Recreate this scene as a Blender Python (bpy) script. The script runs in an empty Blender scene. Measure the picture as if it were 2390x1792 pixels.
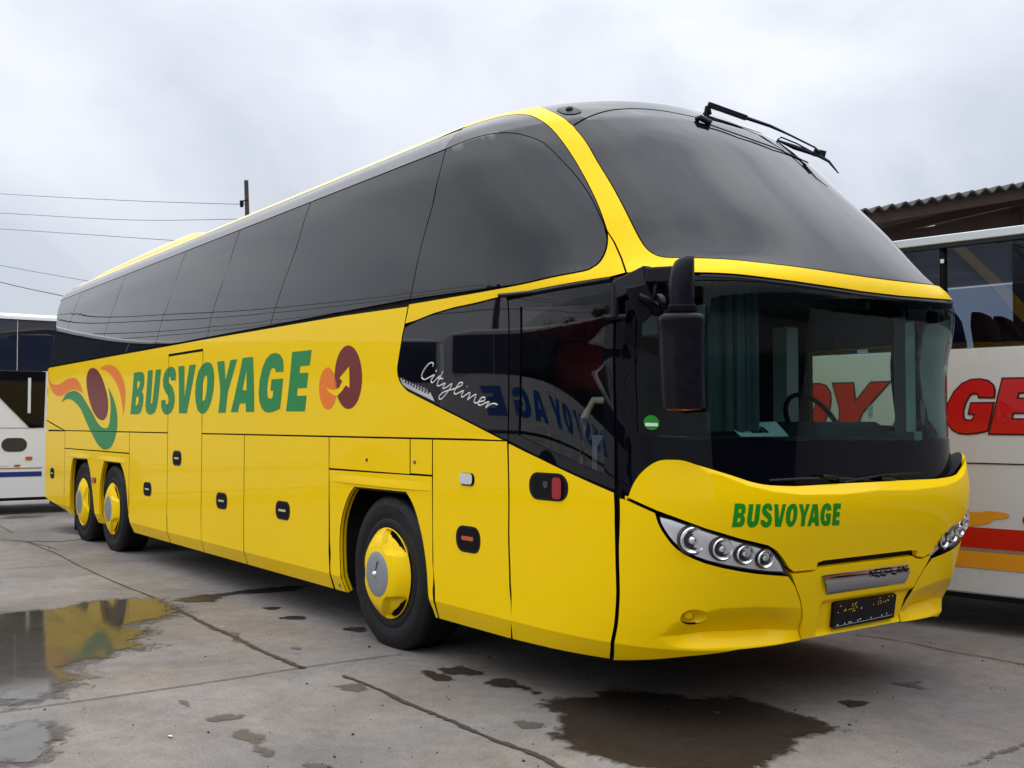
import bpy, math, random
from mathutils import Vector, Matrix, geometry
random.seed(7)
sc=bpy.context.scene; col=sc.collection
# ---------------------------------------------------------------- camera
CAM=(6.0569,-3.4455,1.49)
cam=bpy.data.cameras.new('camera'); co=bpy.data.objects.new('camera',cam); col.objects.link(co)
_r=Vector((0.58624202,0.81013597,0.0)); _f=Vector((-0.80957231,0.58583414,0.03729655)); _u=Vector((0.03021527,-0.0218648,0.99930424))
m=Matrix((( _r.x,_u.x,-_f.x,CAM[0]),(_r.y,_u.y,-_f.y,CAM[1]),(_r.z,_u.z,-_f.z,CAM[2]),(0,0,0,1)))
co.matrix_world=m; cam.sensor_width=36; cam.lens=36*2465/2390.; cam.clip_end=2000; cam.clip_start=.05
sc.camera=co
# ---------------------------------------------------------------- world, sun, exposure
sc.view_settings.view_transform='Standard'; sc.view_settings.look='None'; sc.view_settings.exposure=.55; sc.view_settings.gamma=1
w=bpy.data.worlds.new('World'); sc.world=w; w.use_nodes=True; nt=w.node_tree; nt.nodes.clear()
def wn(t,**k):
    n=nt.nodes.new(t)
    for a,b in k.items(): setattr(n,a,b)
    return n
SUN_EL,SUN_AZ=62,300
out=wn('ShaderNodeOutputWorld'); bg=wn('ShaderNodeBackground'); sky=wn('ShaderNodeTexSky')
sky.sky_type='NISHITA'; sky.sun_disc=False; sky.sun_elevation=math.radians(SUN_EL); sky.sun_rotation=math.radians(SUN_AZ)
tc=wn('ShaderNodeTexCoord'); mp=wn('ShaderNodeMapping'); mp.inputs['Scale'].default_value=(1,1,1.35)
mp.inputs['Location'].default_value=(3.1,1.7,.4)
nz=wn('ShaderNodeTexNoise'); nz.inputs['Scale'].default_value=2.8; nz.inputs['Detail'].default_value=5; nz.inputs['Roughness'].default_value=.52; nz.inputs['Distortion'].default_value=.4
cr=wn('ShaderNodeValToRGB'); cr.color_ramp.elements[0].position=.35; cr.color_ramp.elements[0].color=(.56,.595,.665,1)
cr.color_ramp.elements[1].position=.63; cr.color_ramp.elements[1].color=(.835,.855,.91,1)
sep=wn('ShaderNodeSeparateXYZ'); mr=wn('ShaderNodeMapRange'); mr.inputs[1].default_value=0.0; mr.inputs[2].default_value=1.0; mr.inputs[3].default_value=5.7; mr.inputs[4].default_value=8.3; mr2=wn('ShaderNodeMapRange'); mr2.inputs[1].default_value=.36; mr2.inputs[2].default_value=1.0; mr2.inputs[3].default_value=0.0; mr2.inputs[4].default_value=11.5; ad=wn('ShaderNodeMath',operation='ADD')
mul=wn('ShaderNodeVectorMath',operation='SCALE'); mx=wn('ShaderNodeMix',data_type='RGBA'); mx.inputs[0].default_value=.93
nt.links.new(tc.outputs['Generated'],mp.inputs[0]); nt.links.new(mp.outputs[0],nz.inputs[0]); nt.links.new(nz.outputs[0],cr.inputs[0])
nt.links.new(tc.outputs['Generated'],sep.inputs[0]); nt.links.new(sep.outputs[2],mr.inputs[0])
nt.links.new(sep.outputs[2],mr2.inputs[0]); nt.links.new(mr.outputs[0],ad.inputs[0]); nt.links.new(mr2.outputs[0],ad.inputs[1])
nt.links.new(cr.outputs[0],mul.inputs[0]); nt.links.new(ad.outputs[0],mul.inputs[3])
nt.links.new(sky.outputs[0],mx.inputs[6]); nt.links.new(mul.outputs[0],mx.inputs[7])
nt.links.new(mx.outputs[2],bg.inputs[0]); bg.inputs[1].default_value=.122; nt.links.new(bg.outputs[0],out.inputs[0])
sl=bpy.data.lights.new('sun','SUN'); sl.energy=.5; sl.angle=math.radians(150); sl.color=(1,.97,.92)
so=bpy.data.objects.new('sun',sl); col.objects.link(so)
_d=Vector((math.cos(math.radians(SUN_EL))*math.sin(math.radians(SUN_AZ)),math.cos(math.radians(SUN_EL))*math.cos(math.radians(SUN_AZ)),math.sin(math.radians(SUN_EL))))
so.rotation_euler=_d.to_track_quat('Z','Y').to_euler()
sc.cycles.max_bounces=8; sc.cycles.transparent_max_bounces=12; sc.cycles.glossy_bounces=5; sc.cycles.use_denoising=True
sc.cycles.caustics_reflective=False; sc.cycles.caustics_refractive=False; sc.cycles.sample_clamp_indirect=6

# ================================================================ coach skin: section table and surface functions
# body cross-section levels: v, z, half width, xfront(centre), xc, exponent, xrear
LV=[ # z,   w,    xf,   xc,   n,   xr
 (0.24,1.215,2.50,0.80,3.6,-10.24),
 (0.30,1.240,2.58,0.85,3.9,-10.28),
 (0.40,1.275,2.63,0.90,4.2,-10.33),
 (0.55,1.275,2.67,0.95,4.4,-10.36),
 (0.80,1.275,2.735,0.95,4.6,-10.37),
 (1.10,1.275,2.80,0.95,4.6,-10.37),
 (1.30,1.275,2.79,0.95,4.4,-10.36),
 (1.80,1.275,2.755,0.95,3.8,-10.34),
 (2.20,1.273,2.77,0.90,3.8,-10.30),
 (2.32,1.268,2.70,0.85,3.1,-10.28),
 (2.60,1.242,2.48,0.70,2.75,-10.22),
 (2.90,1.205,2.20,0.55,2.5,-10.16),
 (3.10,1.178,2.00,0.40,2.45,-10.22),
 (3.24,1.150,1.83,0.30,2.4,-10.18),
 (3.34,1.090,1.66,0.20,2.4,-10.10),
 (3.42,1.000,1.51,0.05,2.4,-9.95),
 (3.49,0.860,1.30,-0.10,2.4,-9.52),
 (3.545,0.680,1.04,-0.30,2.4,-9.32),
 (3.585,0.460,0.72,-0.50,2.4,-9.08),
 (3.605,0.220,0.36,-0.70,2.2,-8.80),
 (3.612,0.010,-0.3,-0.80,2.0,-8.50)]
A0=1.85; UM=A0*math.pi; CR=(2,13)
HT=[LV[0][0]]
for _a,_b in zip(LV,LV[1:]): HT.append(HT[-1]+math.hypot(_b[0]-_a[0],_b[1]-_a[1]))
HM=HT[-1]
def lev(h):
    h=min(max(h,HT[0]),HM-1e-6); i=0
    while HT[i+1]<=h: i+=1
    t=(h-HT[i])/(HT[i+1]-HT[i]); p1=LV[i];p2=LV[i+1]
    d1=HT[i+1]-HT[i]
    out=[]
    for k in range(6):
        s1=(p2[k]-p1[k])/d1; m1=m2=s1
        if i>0 and i not in CR: m1=(s1+(p1[k]-LV[i-1][k])/(HT[i]-HT[i-1]))/2
        if i+2<len(LV) and i+1 not in CR: m2=(s1+(LV[i+2][k]-p2[k])/(HT[i+2]-HT[i+1]))/2
        out.append(p1[k]*(2*t**3-3*t*t+1)+m1*d1*(t**3-2*t*t+t)+p2[k]*(3*t*t-2*t**3)+m2*d1*(t**3-t*t))
    return out
def S(u,h,o=0.0):
    if o:
        p=S(u,h); n=NRM(u,h); return tuple(p[i]+o*n[i] for i in range(3))
    z,w,xf,xc,n,xr=lev(h)
    if u<=0 or u>=UM:
        s=-1 if u<=0 else 1
        x=xc+u if s<0 else xc-(u-UM)
        R=0.35; k=(xr+R-x)/R
        if k>0:
            k=min(k,1.5); a=k*math.pi/2/1.0
            # beyond the corner the skin turns across the tail
            if k<1: x=xr+R-R*math.sin(a); yp=w-R+R*math.cos(a)
            else: x=xr; yp=max((w-R)*(1-(k-1)*2),0.0)
        else: yp=w
        yp*=s
    else:
        a=u/A0; c=math.sin(a); s=-math.cos(a)
        r=(abs(c)**n+abs(s)**n)**(-1.0/n)
        x=xc+(xf-xc)*c*r; yp=w*s*r
    return (x,1.275+yp,z)
def NRM(u,h,e=2e-3):
    h=min(max(h,HT[0]+e),HM-2*e)
    a=S(u-e,h);b=S(u+e,h);c=S(u,h-e);d=S(u,h+e)
    p=[b[i]-a[i] for i in range(3)];q=[d[i]-c[i] for i in range(3)]
    n=(p[1]*q[2]-p[2]*q[1],p[2]*q[0]-p[0]*q[2],p[0]*q[1]-p[1]*q[0])
    l=math.sqrt(sum(k*k for k in n)) or 1
    return tuple(k/l for k in n)
def hz(z):
    lo,hi=HT[0],HM
    for _ in range(40):
        m=(lo+hi)/2
        if lev(m)[0]<z: lo=m
        else: hi=m
    return lo
def ux(x,h): return x-lev(h)[3]

# outlines on the skin as (length round the body, height along the section), ground outlines in metres
ws_side=[(1.3192,3.2133),(1.327,3.0867),(1.3153,2.937),(1.317,2.7804),(1.3135,2.6321),(1.3091,2.5035),(1.3122,2.4098),(1.3334,2.3561),(1.3822,2.3263),(1.4839,2.3173)]
ws_bot=[(1.6731,2.302),(1.9596,2.2756),(2.3657,2.2591),(2.7414,2.2537),(3.1933,2.2466),(3.3782,2.2388),(3.5988,2.2296)]
ws_top=[(1.3178,3.2102),(1.429,3.252),(1.5648,3.298),(1.7152,3.3337),(1.8353,3.3461),(1.9442,3.3503),(2.0841,3.3476),(2.2395,3.3304),(2.3925,3.3065),(2.4949,3.2953)]
roofblk=[(1.1902,3.6333),(1.2473,3.4053),(1.2944,3.311),(1.3187,3.2091)]
gl_in=[(0.3866,3.4428),(0.7201,3.461),(0.8969,3.4476),(1.0419,3.3893),(1.1101,3.3124),(1.156,3.2038),(1.1717,3.0643),(1.1747,2.9261),(1.1756,2.7703),(1.1712,2.6452),(1.1541,2.5065)]
gl_low=[(1.1541,2.5065),(1.1233,2.4368),(1.0847,2.3789),(1.0376,2.3328),(0.9885,2.3077),(0.9321,2.2941),(0.7238,2.285),(0.4461,2.273),(-0.0679,2.2714),(-0.7225,2.2745)]
pane_arc=[(0.12,3.2592),(0.373,3.2735),(0.6079,3.2712),(0.8148,3.2414),(0.9388,3.1924),(1.0356,3.119),(1.0869,2.988),(1.1327,2.8469),(1.1551,2.7038),(1.1533,2.5383)]
frame_seam=[(1.1541,2.5065),(1.1659,2.4319),(1.1661,2.3385),(1.1589,2.2506)]
wedge_low=[(-0.8142,2.1253),(-0.6657,2.1538),(-0.4489,2.1808),(-0.205,2.1977),(0.0226,2.2033),(0.269,2.2153),(1.0696,2.2363),(1.1574,2.2458)]
seam_a=[(0.12,3.2592),(-0.1473,2.9916),(-0.3981,2.6957),(-0.6375,2.3851),(-0.7268,2.2749),(-0.8142,2.1253)]
vis_low=[(1.5024,2.2242),(1.6545,2.2141),(1.8965,2.1931),(2.2198,2.1773),(2.6675,2.1674),(3.2017,2.1558),(3.543,2.1472),(3.8189,2.145)]
panel_blk=[(-0.8157,2.1266),(-0.8453,2.077),(-0.8754,2.0101),(-0.9119,1.9203),(-0.9318,1.8524),(-0.9078,1.7829),(-0.8237,1.7237),(-0.714,1.6874),(-0.2224,1.5489),(0.2591,1.4126)]
door_l=[(0.3355,2.1894),(0.3004,1.4063),(0.3083,1.2779),(0.3179,0.8908),(0.3391,0.6031),(0.4103,0.4135),(0.446,0.2796)]
door_r=[(1.0805,2.1582),(1.0733,1.3891),(1.0658,1.1488),(1.0905,0.8743),(1.1182,0.6595),(1.137,0.4837),(1.1415,0.3021)]
door_diag=[(0.3168,1.3919),(0.6139,1.3084),(0.8562,1.2313),(1.0629,1.1549)]
door_pane=[(0.437,2.1442),(0.4005,1.4355),(0.6008,1.3764),(0.7947,1.3142),(1.0052,1.2438),(1.0251,2.1074),(0.8094,2.1184)]
hood_l=[(1.1188,1.129),(1.1457,1.1982),(1.1823,1.2544),(1.2345,1.3022),(1.2843,1.3284),(1.3406,1.3337),(1.3959,1.3305),(1.4582,1.3109),(1.5532,1.2833),(1.6528,1.2553),(1.7423,1.2306),(1.8426,1.2172),(2.0201,1.2097),(2.4095,1.2003)]
hood_cr=[(1.4579,1.3068),(1.5675,1.2591),(1.6932,1.2108),(1.8388,1.1807),(2.0153,1.1629),(2.4045,1.1536),(3.013,1.1503),(3.4533,1.1707)]
lamp=[(1.2661,1.065),(1.2799,1.0268),(1.2992,0.9944),(1.3241,0.9625),(1.3489,0.9342),(1.3769,0.9097),(1.4155,0.8857),(1.4611,0.8654),(1.5145,0.8468),(1.5921,0.8277),(1.6951,0.8085),(1.7852,0.795),(1.8586,0.7864),(2.0141,0.7707),(2.019,0.7838),(1.9814,0.8237),(1.9377,0.8599),(1.9044,0.8839),(1.8479,0.9067),(1.7777,0.9257),(1.6453,0.9573),(1.5275,0.9913),(1.4178,1.0247),(1.3287,1.05)]
lamp_in=[(1.2778,1.0508),(1.2873,1.0235),(1.3061,0.9949),(1.3311,0.9629),(1.3593,0.9348),(1.387,0.9121),(1.4217,0.8916),(1.4671,0.8731),(1.5316,0.8535),(1.6298,0.8333),(1.7589,0.8126),(1.876,0.7969),(1.9827,0.7889),(1.9464,0.8293),(1.8857,0.8772),(1.8308,0.898),(1.7343,0.923),(1.6272,0.95),(1.5293,0.9785),(1.4192,1.0119),(1.3295,1.0408)]
bump_seam=[(2.0191,0.7701),(2.0837,0.7188),(2.1559,0.6398),(2.2124,0.5518),(2.2293,0.4883),(2.2486,0.4195)]
bump_bot=[(1.1562,0.3053),(1.2599,0.3194),(1.5157,0.3702),(1.791,0.41),(2.2403,0.4202),(2.6998,0.4209),(3.2127,0.421)]
rec_top=[(1.3648,0.4766),(1.4148,0.5426),(1.4899,0.5905),(1.6391,0.6276),(1.837,0.6302),(2.1869,0.598)]
ledge=[(1.3685,0.4591),(1.4383,0.4292),(1.5337,0.4238),(1.6864,0.4286),(2.2366,0.4295)]
fr_text=[[(1.6218,1.1278),(1.6584,1.1278),(1.6712,1.1226),(1.6781,1.1081),(1.6769,1.0878),(1.6677,1.0748),(1.675,1.0661),(1.6784,1.0501),(1.6765,1.0326),(1.6649,1.0195),(1.6462,1.0176),(1.6159,1.0176)],[(1.6421,1.1019),(1.6529,1.1039),(1.6564,1.0981),(1.6548,1.0856),(1.6465,1.0833),(1.6415,1.088)],[(1.6414,1.0613),(1.6516,1.0624),(1.6553,1.0546),(1.6528,1.0429),(1.6449,1.0386),(1.6393,1.0415)],[(1.6931,1.1247),(1.7178,1.1251),(1.7135,1.0497),(1.717,1.0432),(1.7238,1.0432),(1.7273,1.0495),(1.7313,1.1243),(1.7571,1.1246),(1.7545,1.0491),(1.7481,1.0287),(1.7329,1.0167),(1.7178,1.0152),(1.702,1.0207),(1.6917,1.0354),(1.6894,1.0529)],[(1.8256,1.0928),(1.8256,1.1074),(1.8173,1.1221),(1.8024,1.1282),(1.7843,1.1256),(1.7704,1.1142),(1.7661,1.0984),(1.7692,1.0823),(1.7814,1.069),(1.7971,1.0585),(1.8056,1.051),(1.8051,1.0416),(1.7965,1.038),(1.7886,1.042),(1.7851,1.0485),(1.7633,1.0513),(1.7665,1.0342),(1.7758,1.0209),(1.7934,1.0131),(1.8117,1.0141),(1.8265,1.0255),(1.8301,1.0445),(1.8277,1.0607),(1.817,1.077),(1.8012,1.0875),(1.7933,1.0935),(1.7937,1.1022),(1.7998,1.1041),(1.8038,1.1),(1.8053,1.0941)],[(1.8373,1.1225),(1.8621,1.122),(1.8734,1.0462),(1.8901,1.1213),(1.9119,1.1214),(1.8922,1.0147),(1.8544,1.0159)],[(1.9654,1.1223),(1.9812,1.118),(1.9929,1.1015),(1.9977,1.0777),(1.9955,1.0452),(1.9845,1.0219),(1.9646,1.0107),(1.944,1.0144),(1.9252,1.0328),(1.918,1.0537),(1.9172,1.0832),(1.9253,1.1064),(1.9438,1.1191)],[(1.9606,1.098),(1.967,1.092),(1.9695,1.0727),(1.9699,1.0491),(1.9634,1.0369),(1.9544,1.0378),(1.9492,1.0468),(1.9475,1.0734),(1.9525,1.0924)],[(2.0026,1.1183),(2.0335,1.1179),(2.0472,1.0776),(2.0611,1.1171),(2.0894,1.1168),(2.0643,1.0576),(2.0653,1.0104),(2.0344,1.0116),(2.031,1.0618)],[(2.1115,1.1149),(2.1535,1.1142),(2.1875,1.0069),(2.1549,1.0082),(2.146,1.0252),(2.1195,1.0256),(2.1163,1.0086),(2.0868,1.0098)],[(2.1298,1.0866),(2.1384,1.0519),(2.1237,1.0519)],[(2.2836,1.0812),(2.2796,1.098),(2.2632,1.1112),(2.2394,1.1165),(2.2142,1.1122),(2.1938,1.0949),(2.1874,1.0681),(2.1919,1.0408),(2.2078,1.019),(2.2351,1.0042),(2.267,1.0044),(2.2881,1.0127),(2.2876,1.0341),(2.2841,1.064),(2.2369,1.0657),(2.2376,1.0457),(2.2478,1.0441),(2.2497,1.0325),(2.2425,1.0273),(2.2327,1.0317),(2.2244,1.0456),(2.2229,1.0728),(2.2301,1.09),(2.2381,1.0904),(2.2437,1.0781)],[(2.2999,1.1118),(2.3742,1.1106),(2.3758,1.0841),(2.3396,1.0832),(2.3374,1.0702),(2.3721,1.068),(2.3734,1.046),(2.3387,1.0427),(2.3407,1.0295),(2.3787,1.028),(2.3821,1.0027),(2.3099,1.0048)]]
sd_text=[[[(-6.743,2.0602),(-6.5029,2.0613),(-6.4124,2.0473),(-6.3699,2.0024),(-6.3817,1.9252),(-6.4199,1.8745),(-6.4775,1.8414),(-6.4265,1.8229),(-6.4097,1.7794),(-6.4312,1.7023),(-6.4938,1.6253),(-6.5791,1.6017),(-6.8902,1.6021)],[(-6.6247,1.9589),(-6.5604,1.9655),(-6.5326,1.9385),(-6.5628,1.8958),(-6.6271,1.8783),(-6.6417,1.8804)],[(-6.6723,1.789),(-6.6049,1.7964),(-6.5758,1.7696),(-6.5983,1.7221),(-6.656,1.6967),(-6.7031,1.6974)]],[[(-6.243,2.0621),(-6.0757,2.0629),(-6.1615,1.7195),(-6.1421,1.7065),(-6.1071,1.7186),(-5.9764,2.0613),(-5.8053,2.0601),(-5.9125,1.7404),(-5.9454,1.6786),(-6.0096,1.621),(-6.116,1.5934),(-6.2255,1.5958),(-6.31,1.6237),(-6.346,1.6839),(-6.3279,1.7521)]],[[(-5.3533,1.9299),(-5.3407,1.9893),(-5.3572,2.0341),(-5.4183,2.0648),(-5.5116,2.0721),(-5.6132,2.0569),(-5.7055,2.0114),(-5.7525,1.9472),(-5.7444,1.8811),(-5.6943,1.8306),(-5.5938,1.7794),(-5.5637,1.7545),(-5.5633,1.7221),(-5.5854,1.6982),(-5.6356,1.6941),(-5.6689,1.7076),(-5.6694,1.7418),(-5.8079,1.7386),(-5.8117,1.6769),(-5.7737,1.6271),(-5.6953,1.5954),(-5.5938,1.5882),(-5.4951,1.6085),(-5.4232,1.6558),(-5.3882,1.7192),(-5.3886,1.7831),(-5.4242,1.8399),(-5.4847,1.8818),(-5.5707,1.9168),(-5.5794,1.9495),(-5.5432,1.9743),(-5.5064,1.9633),(-5.5003,1.9323)]],[[(-5.2608,2.0635),(-5.0885,2.0623),(-5.1006,1.7572),(-4.9408,2.0635),(-4.7615,2.0608),(-5.0296,1.5984),(-5.2569,1.6018)]],[[(-4.4225,2.0688),(-4.3423,2.0492),(-4.2922,1.9881),(-4.2832,1.9096),(-4.3038,1.8088),(-4.3591,1.7084),(-4.4348,1.639),(-4.5229,1.5964),(-4.6251,1.5916),(-4.7187,1.6221),(-4.7794,1.6995),(-4.7963,1.789),(-4.7699,1.8939),(-4.7022,1.9887),(-4.5939,2.0487),(-4.501,2.0685)],[(-4.4937,1.9486),(-4.4651,1.9357),(-4.4678,1.8684),(-4.4923,1.7899),(-4.5262,1.7272),(-4.5714,1.7082),(-4.5989,1.7206),(-4.6005,1.8165),(-4.5756,1.8877),(-4.5328,1.9341)]],[[(-4.1979,2.0605),(-4.0203,2.0597),(-4.0041,1.8848),(-3.8702,2.06),(-3.716,2.06),(-3.9454,1.7844),(-3.9662,1.7319),(-4.0004,1.5961),(-4.1829,1.596),(-4.1393,1.743),(-4.1379,1.8275)]],[[(-3.5885,2.0647),(-3.3597,2.0626),(-3.3473,1.5979),(-3.5287,1.5981),(-3.5345,1.6723),(-3.6713,1.6729),(-3.7084,1.5989),(-3.8778,1.5988)],[(-3.5104,1.9596),(-3.5174,1.7848),(-3.6093,1.7871)]],[[(-2.7465,1.911),(-2.7384,1.9651),(-2.7514,2.0135),(-2.8026,2.0538),(-2.885,2.0708),(-2.9795,2.0682),(-3.0788,2.0333),(-3.1638,1.963),(-3.2261,1.8661),(-3.2527,1.7602),(-3.24,1.6819),(-3.1885,1.6247),(-3.1166,1.5944),(-3.029,1.5882),(-2.9432,1.5957),(-2.8423,1.6125),(-2.8174,1.6204),(-2.7539,1.8583),(-2.9849,1.858),(-3.0102,1.7683),(-2.9483,1.764),(-2.9624,1.7187),(-2.9967,1.7021),(-3.0401,1.705),(-3.0697,1.7209),(-3.0743,1.7839),(-3.0487,1.8671),(-2.9986,1.935),(-2.9632,1.9509),(-2.9205,1.9491),(-2.9043,1.9346),(-2.9018,1.9158)]],[[(-2.57,2.0596),(-2.2156,2.0563),(-2.2578,1.9415),(-2.43,1.9414),(-2.4452,1.8892),(-2.2864,1.8863),(-2.3211,1.7717),(-2.4824,1.7728),(-2.4987,1.7144),(-2.3218,1.7133),(-2.352,1.5936),(-2.7014,1.5955)]]]
script=[[(-0.4906,1.8548),(-0.4822,1.8659),(-0.4946,1.8788),(-0.5302,1.8743),(-0.5709,1.8533),(-0.6083,1.8258),(-0.6256,1.8014),(-0.6145,1.7822),(-0.5827,1.777),(-0.5348,1.7878),(-0.4701,1.8018),(-0.4998,1.7804),(-0.516,1.7645),(-0.4968,1.7536),(-0.4575,1.7708),(-0.4106,1.7935)],[(-0.4485,1.8317),(-0.4539,1.8176)],[(-0.3715,1.8163),(-0.4034,1.7851),(-0.435,1.7537),(-0.4431,1.7397),(-0.4279,1.7312),(-0.3973,1.7363),(-0.3669,1.7435),(-0.348,1.745),(-0.3748,1.7236),(-0.3675,1.7133),(-0.3298,1.7223),(-0.2701,1.7406),(-0.3078,1.7017),(-0.3528,1.6707),(-0.3905,1.6513),(-0.4209,1.6519),(-0.4133,1.672),(-0.3677,1.6912),(-0.3078,1.7017),(-0.2488,1.7082),(-0.1977,1.7186),(-0.1543,1.7331),(-0.1683,1.7453),(-0.1973,1.7383),(-0.2342,1.7077),(-0.2489,1.6883),(-0.2344,1.6761),(-0.1981,1.6832),(-0.1442,1.6956),(-0.1694,1.6707),(-0.1587,1.6568),(-0.1196,1.6696),(-0.0738,1.6822),(-0.0983,1.6458),(-0.1019,1.64),(-0.0704,1.6531),(-0.0322,1.6658),(-0.0114,1.6673),(-0.0287,1.6407),(-0.0321,1.6253),(-0.0148,1.6193),(0.0199,1.6264),(0.0683,1.6313),(0.0821,1.6463),(0.0615,1.6524),(0.0337,1.6434),(0.0094,1.6208),(0.013,1.6093),(0.0408,1.607),(0.0889,1.6196),(0.1228,1.6247),(0.106,1.608),(0.0891,1.5911),(0.1296,1.6076),(0.1698,1.6146),(0.206,1.6066)],[(-0.4265,1.7779),(-0.3749,1.774)],[(-0.1069,1.7219),(-0.107,1.7176)]]
grille=[(-0.9052,1.8009),(-0.8336,1.7835),(-0.7096,1.754),(-0.5891,1.7213),(-0.5185,1.6887),(-0.4741,1.6366),(-0.5896,1.6696),(-0.7106,1.7015),(-0.8349,1.7386),(-0.8767,1.7634)]
camR=[(1.3067,3.3894),(1.3725,3.4117),(1.4198,3.4125),(1.4624,3.3913),(1.4773,3.335),(1.4168,3.3133),(1.3729,3.3134),(1.325,3.33)]
logo={'maroon':[(-8.4408,2.1837),(-8.5726,2.1823),(-8.6992,2.1369),(-8.7628,2.0582),(-8.7476,1.9568),(-8.6647,1.8242),(-8.5296,1.7027),(-8.32,1.5926),(-8.1004,1.5432),(-7.9596,1.5447),(-7.8413,1.5898),(-7.7876,1.6745),(-7.7906,1.7785),(-7.8828,1.904),(-8.035,2.043),(-8.2244,2.1428),(-8.3491,2.1748)],'orangeL':[(-10.8544,2.1929),(-10.7481,2.1034),(-10.5818,2.0529),(-10.3006,2.0311),(-10.0259,2.0577),(-9.7587,2.0923),(-9.4797,2.0975),(-9.2929,2.0816),(-9.1323,2.0295),(-9.0144,1.954),(-8.9362,1.8755),(-9.0154,1.8977),(-9.1962,1.9279),(-9.423,1.941),(-9.6349,1.9338),(-9.8085,1.906),(-10.03,1.8786),(-10.257,1.8724),(-10.4665,1.9046),(-10.6561,1.9763),(-10.7742,2.0701)],'orangeR':[(-8.1143,2.1628),(-7.9518,2.1899),(-7.7437,2.194),(-7.5441,2.1716),(-7.3534,2.112),(-7.1998,2.0231),(-7.1034,1.9199),(-7.0864,1.82),(-7.1101,1.712),(-7.1443,1.631),(-7.1731,1.5833),(-7.1865,1.6586),(-7.2372,1.7685),(-7.3166,1.8709),(-7.4597,1.9765),(-7.6541,2.0675),(-7.888,2.1339)],'green':[(-10.0603,1.7825),(-9.8964,1.8703),(-9.6781,1.9136),(-9.3815,1.9274),(-9.1358,1.8954),(-8.9363,1.8348),(-8.7402,1.7454),(-8.5079,1.6431),(-8.3167,1.5438),(-8.1313,1.4758),(-7.9526,1.4446),(-7.8145,1.4479),(-7.7319,1.4858),(-7.688,1.5889),(-7.6768,1.7014),(-7.7126,1.8242),(-7.779,1.9297),(-7.6617,1.8606),(-7.5285,1.7645),(-7.4264,1.652),(-7.3876,1.5413),(-7.3972,1.4402),(-7.4565,1.3476),(-7.5509,1.2632),(-7.6987,1.2094),(-7.8684,1.19),(-8.0083,1.1987),(-8.225,1.2526),(-8.4126,1.3379),(-8.6064,1.4353),(-8.8063,1.5451),(-9.0108,1.6679),(-9.2155,1.7422),(-9.4653,1.8035),(-9.6782,1.8253),(-9.874,1.8161)],'mo':[(-1.4245,1.8212),(-1.4285,1.7868),(-1.4368,1.7533),(-1.4495,1.7217),(-1.4662,1.6925),(-1.487,1.6664),(-1.5112,1.6443),(-1.5385,1.6264),(-1.5683,1.6134),(-1.5999,1.6056),(-1.6327,1.6032),(-1.6659,1.6063),(-1.6985,1.615),(-1.7299,1.629),(-1.759,1.6482),(-1.7852,1.6719),(-1.8075,1.6997),(-1.8253,1.7308),(-1.8379,1.7646),(-1.8449,1.8),(-1.8461,1.8362),(-1.8417,1.8722),(-1.8318,1.9071),(-1.8166,1.9399),(-1.7965,1.9699),(-1.7722,1.9962),(-1.7443,2.0182),(-1.7137,2.0354),(-1.6813,2.0473),(-1.648,2.0537),(-1.6148,2.0545),(-1.5823,2.0497),(-1.5515,2.0396),(-1.523,2.0244),(-1.4971,2.0045),(-1.4747,1.9805),(-1.4559,1.9529),(-1.4412,1.9224),(-1.4309,1.8898),(-1.4253,1.8558)],'oo':[(-1.8161,1.7536),(-1.8182,1.7299),(-1.8236,1.707),(-1.832,1.6851),(-1.8434,1.665),(-1.8576,1.6471),(-1.8743,1.6319),(-1.8931,1.6196),(-1.9136,1.6107),(-1.9354,1.6053),(-1.9579,1.6037),(-1.9806,1.6058),(-2.0029,1.6117),(-2.0243,1.6213),(-2.0442,1.6342),(-2.062,1.6503),(-2.0774,1.6691),(-2.0896,1.6902),(-2.0985,1.7129),(-2.1038,1.7369),(-2.1052,1.7614),(-2.1029,1.7858),(-2.0965,1.8095),(-2.0866,1.8318),(-2.0735,1.8523),(-2.0576,1.8704),(-2.0393,1.8855),(-2.019,1.8974),(-1.9973,1.9059),(-1.9748,1.9106),(-1.9521,1.9115),(-1.9296,1.9087),(-1.9081,1.9021),(-1.8878,1.892),(-1.8694,1.8787),(-1.8533,1.8625),(-1.8398,1.8438),(-1.8292,1.823),(-1.8216,1.8007),(-1.8173,1.7774)],'arrow':[(-1.9892,1.7708),(-1.9265,1.7504),(-1.8437,1.742),(-1.7686,1.7585),(-1.7202,1.803),(-1.7662,1.826),(-1.6097,1.9034),(-1.6097,1.7511),(-1.6682,1.7721),(-1.722,1.7358),(-1.8031,1.6997),(-1.8235,1.6983),(-1.8853,1.712),(-1.9406,1.7351)]}
E={'arch1':[(-0.768,0.297),(-0.799,0.583),(-0.788,0.758),(-0.735,0.885),(-0.656,0.988),(-0.578,1.043),(0.133,1.044),(0.21,0.98),(0.276,0.885),(0.341,0.748),(0.384,0.59),(0.405,0.431),(0.437,0.301)],'arch2':[(-7.095,0.294),(-7.145,0.537),(-7.137,0.735),(-7.083,0.885),(-6.972,1.036),(-6.302,1.037),(-6.167,0.939),(-6.064,0.786),(-5.99,0.561),(-5.919,0.384),(-5.868,0.292)],'arch3':[(-8.551,0.295),(-8.586,0.503),(-8.568,0.774),(-8.506,0.959),(-8.437,1.034),(-7.745,1.04),(-7.62,0.915),(-7.512,0.717),(-7.424,0.52),(-7.336,0.285)]}
panes=[[(-8.722,3.15),(-9.079,2.825),(-9.35,2.31)],[(-6.659,3.19),(-7.093,2.675),(-7.279,2.31)],[(-4.541,3.19),(-4.983,2.548),(-5.101,2.295)],[(-3.086,3.198),(-3.532,2.435),(-3.548,2.313)],[(-1.608,3.203),(-2.086,2.309)]]
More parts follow.
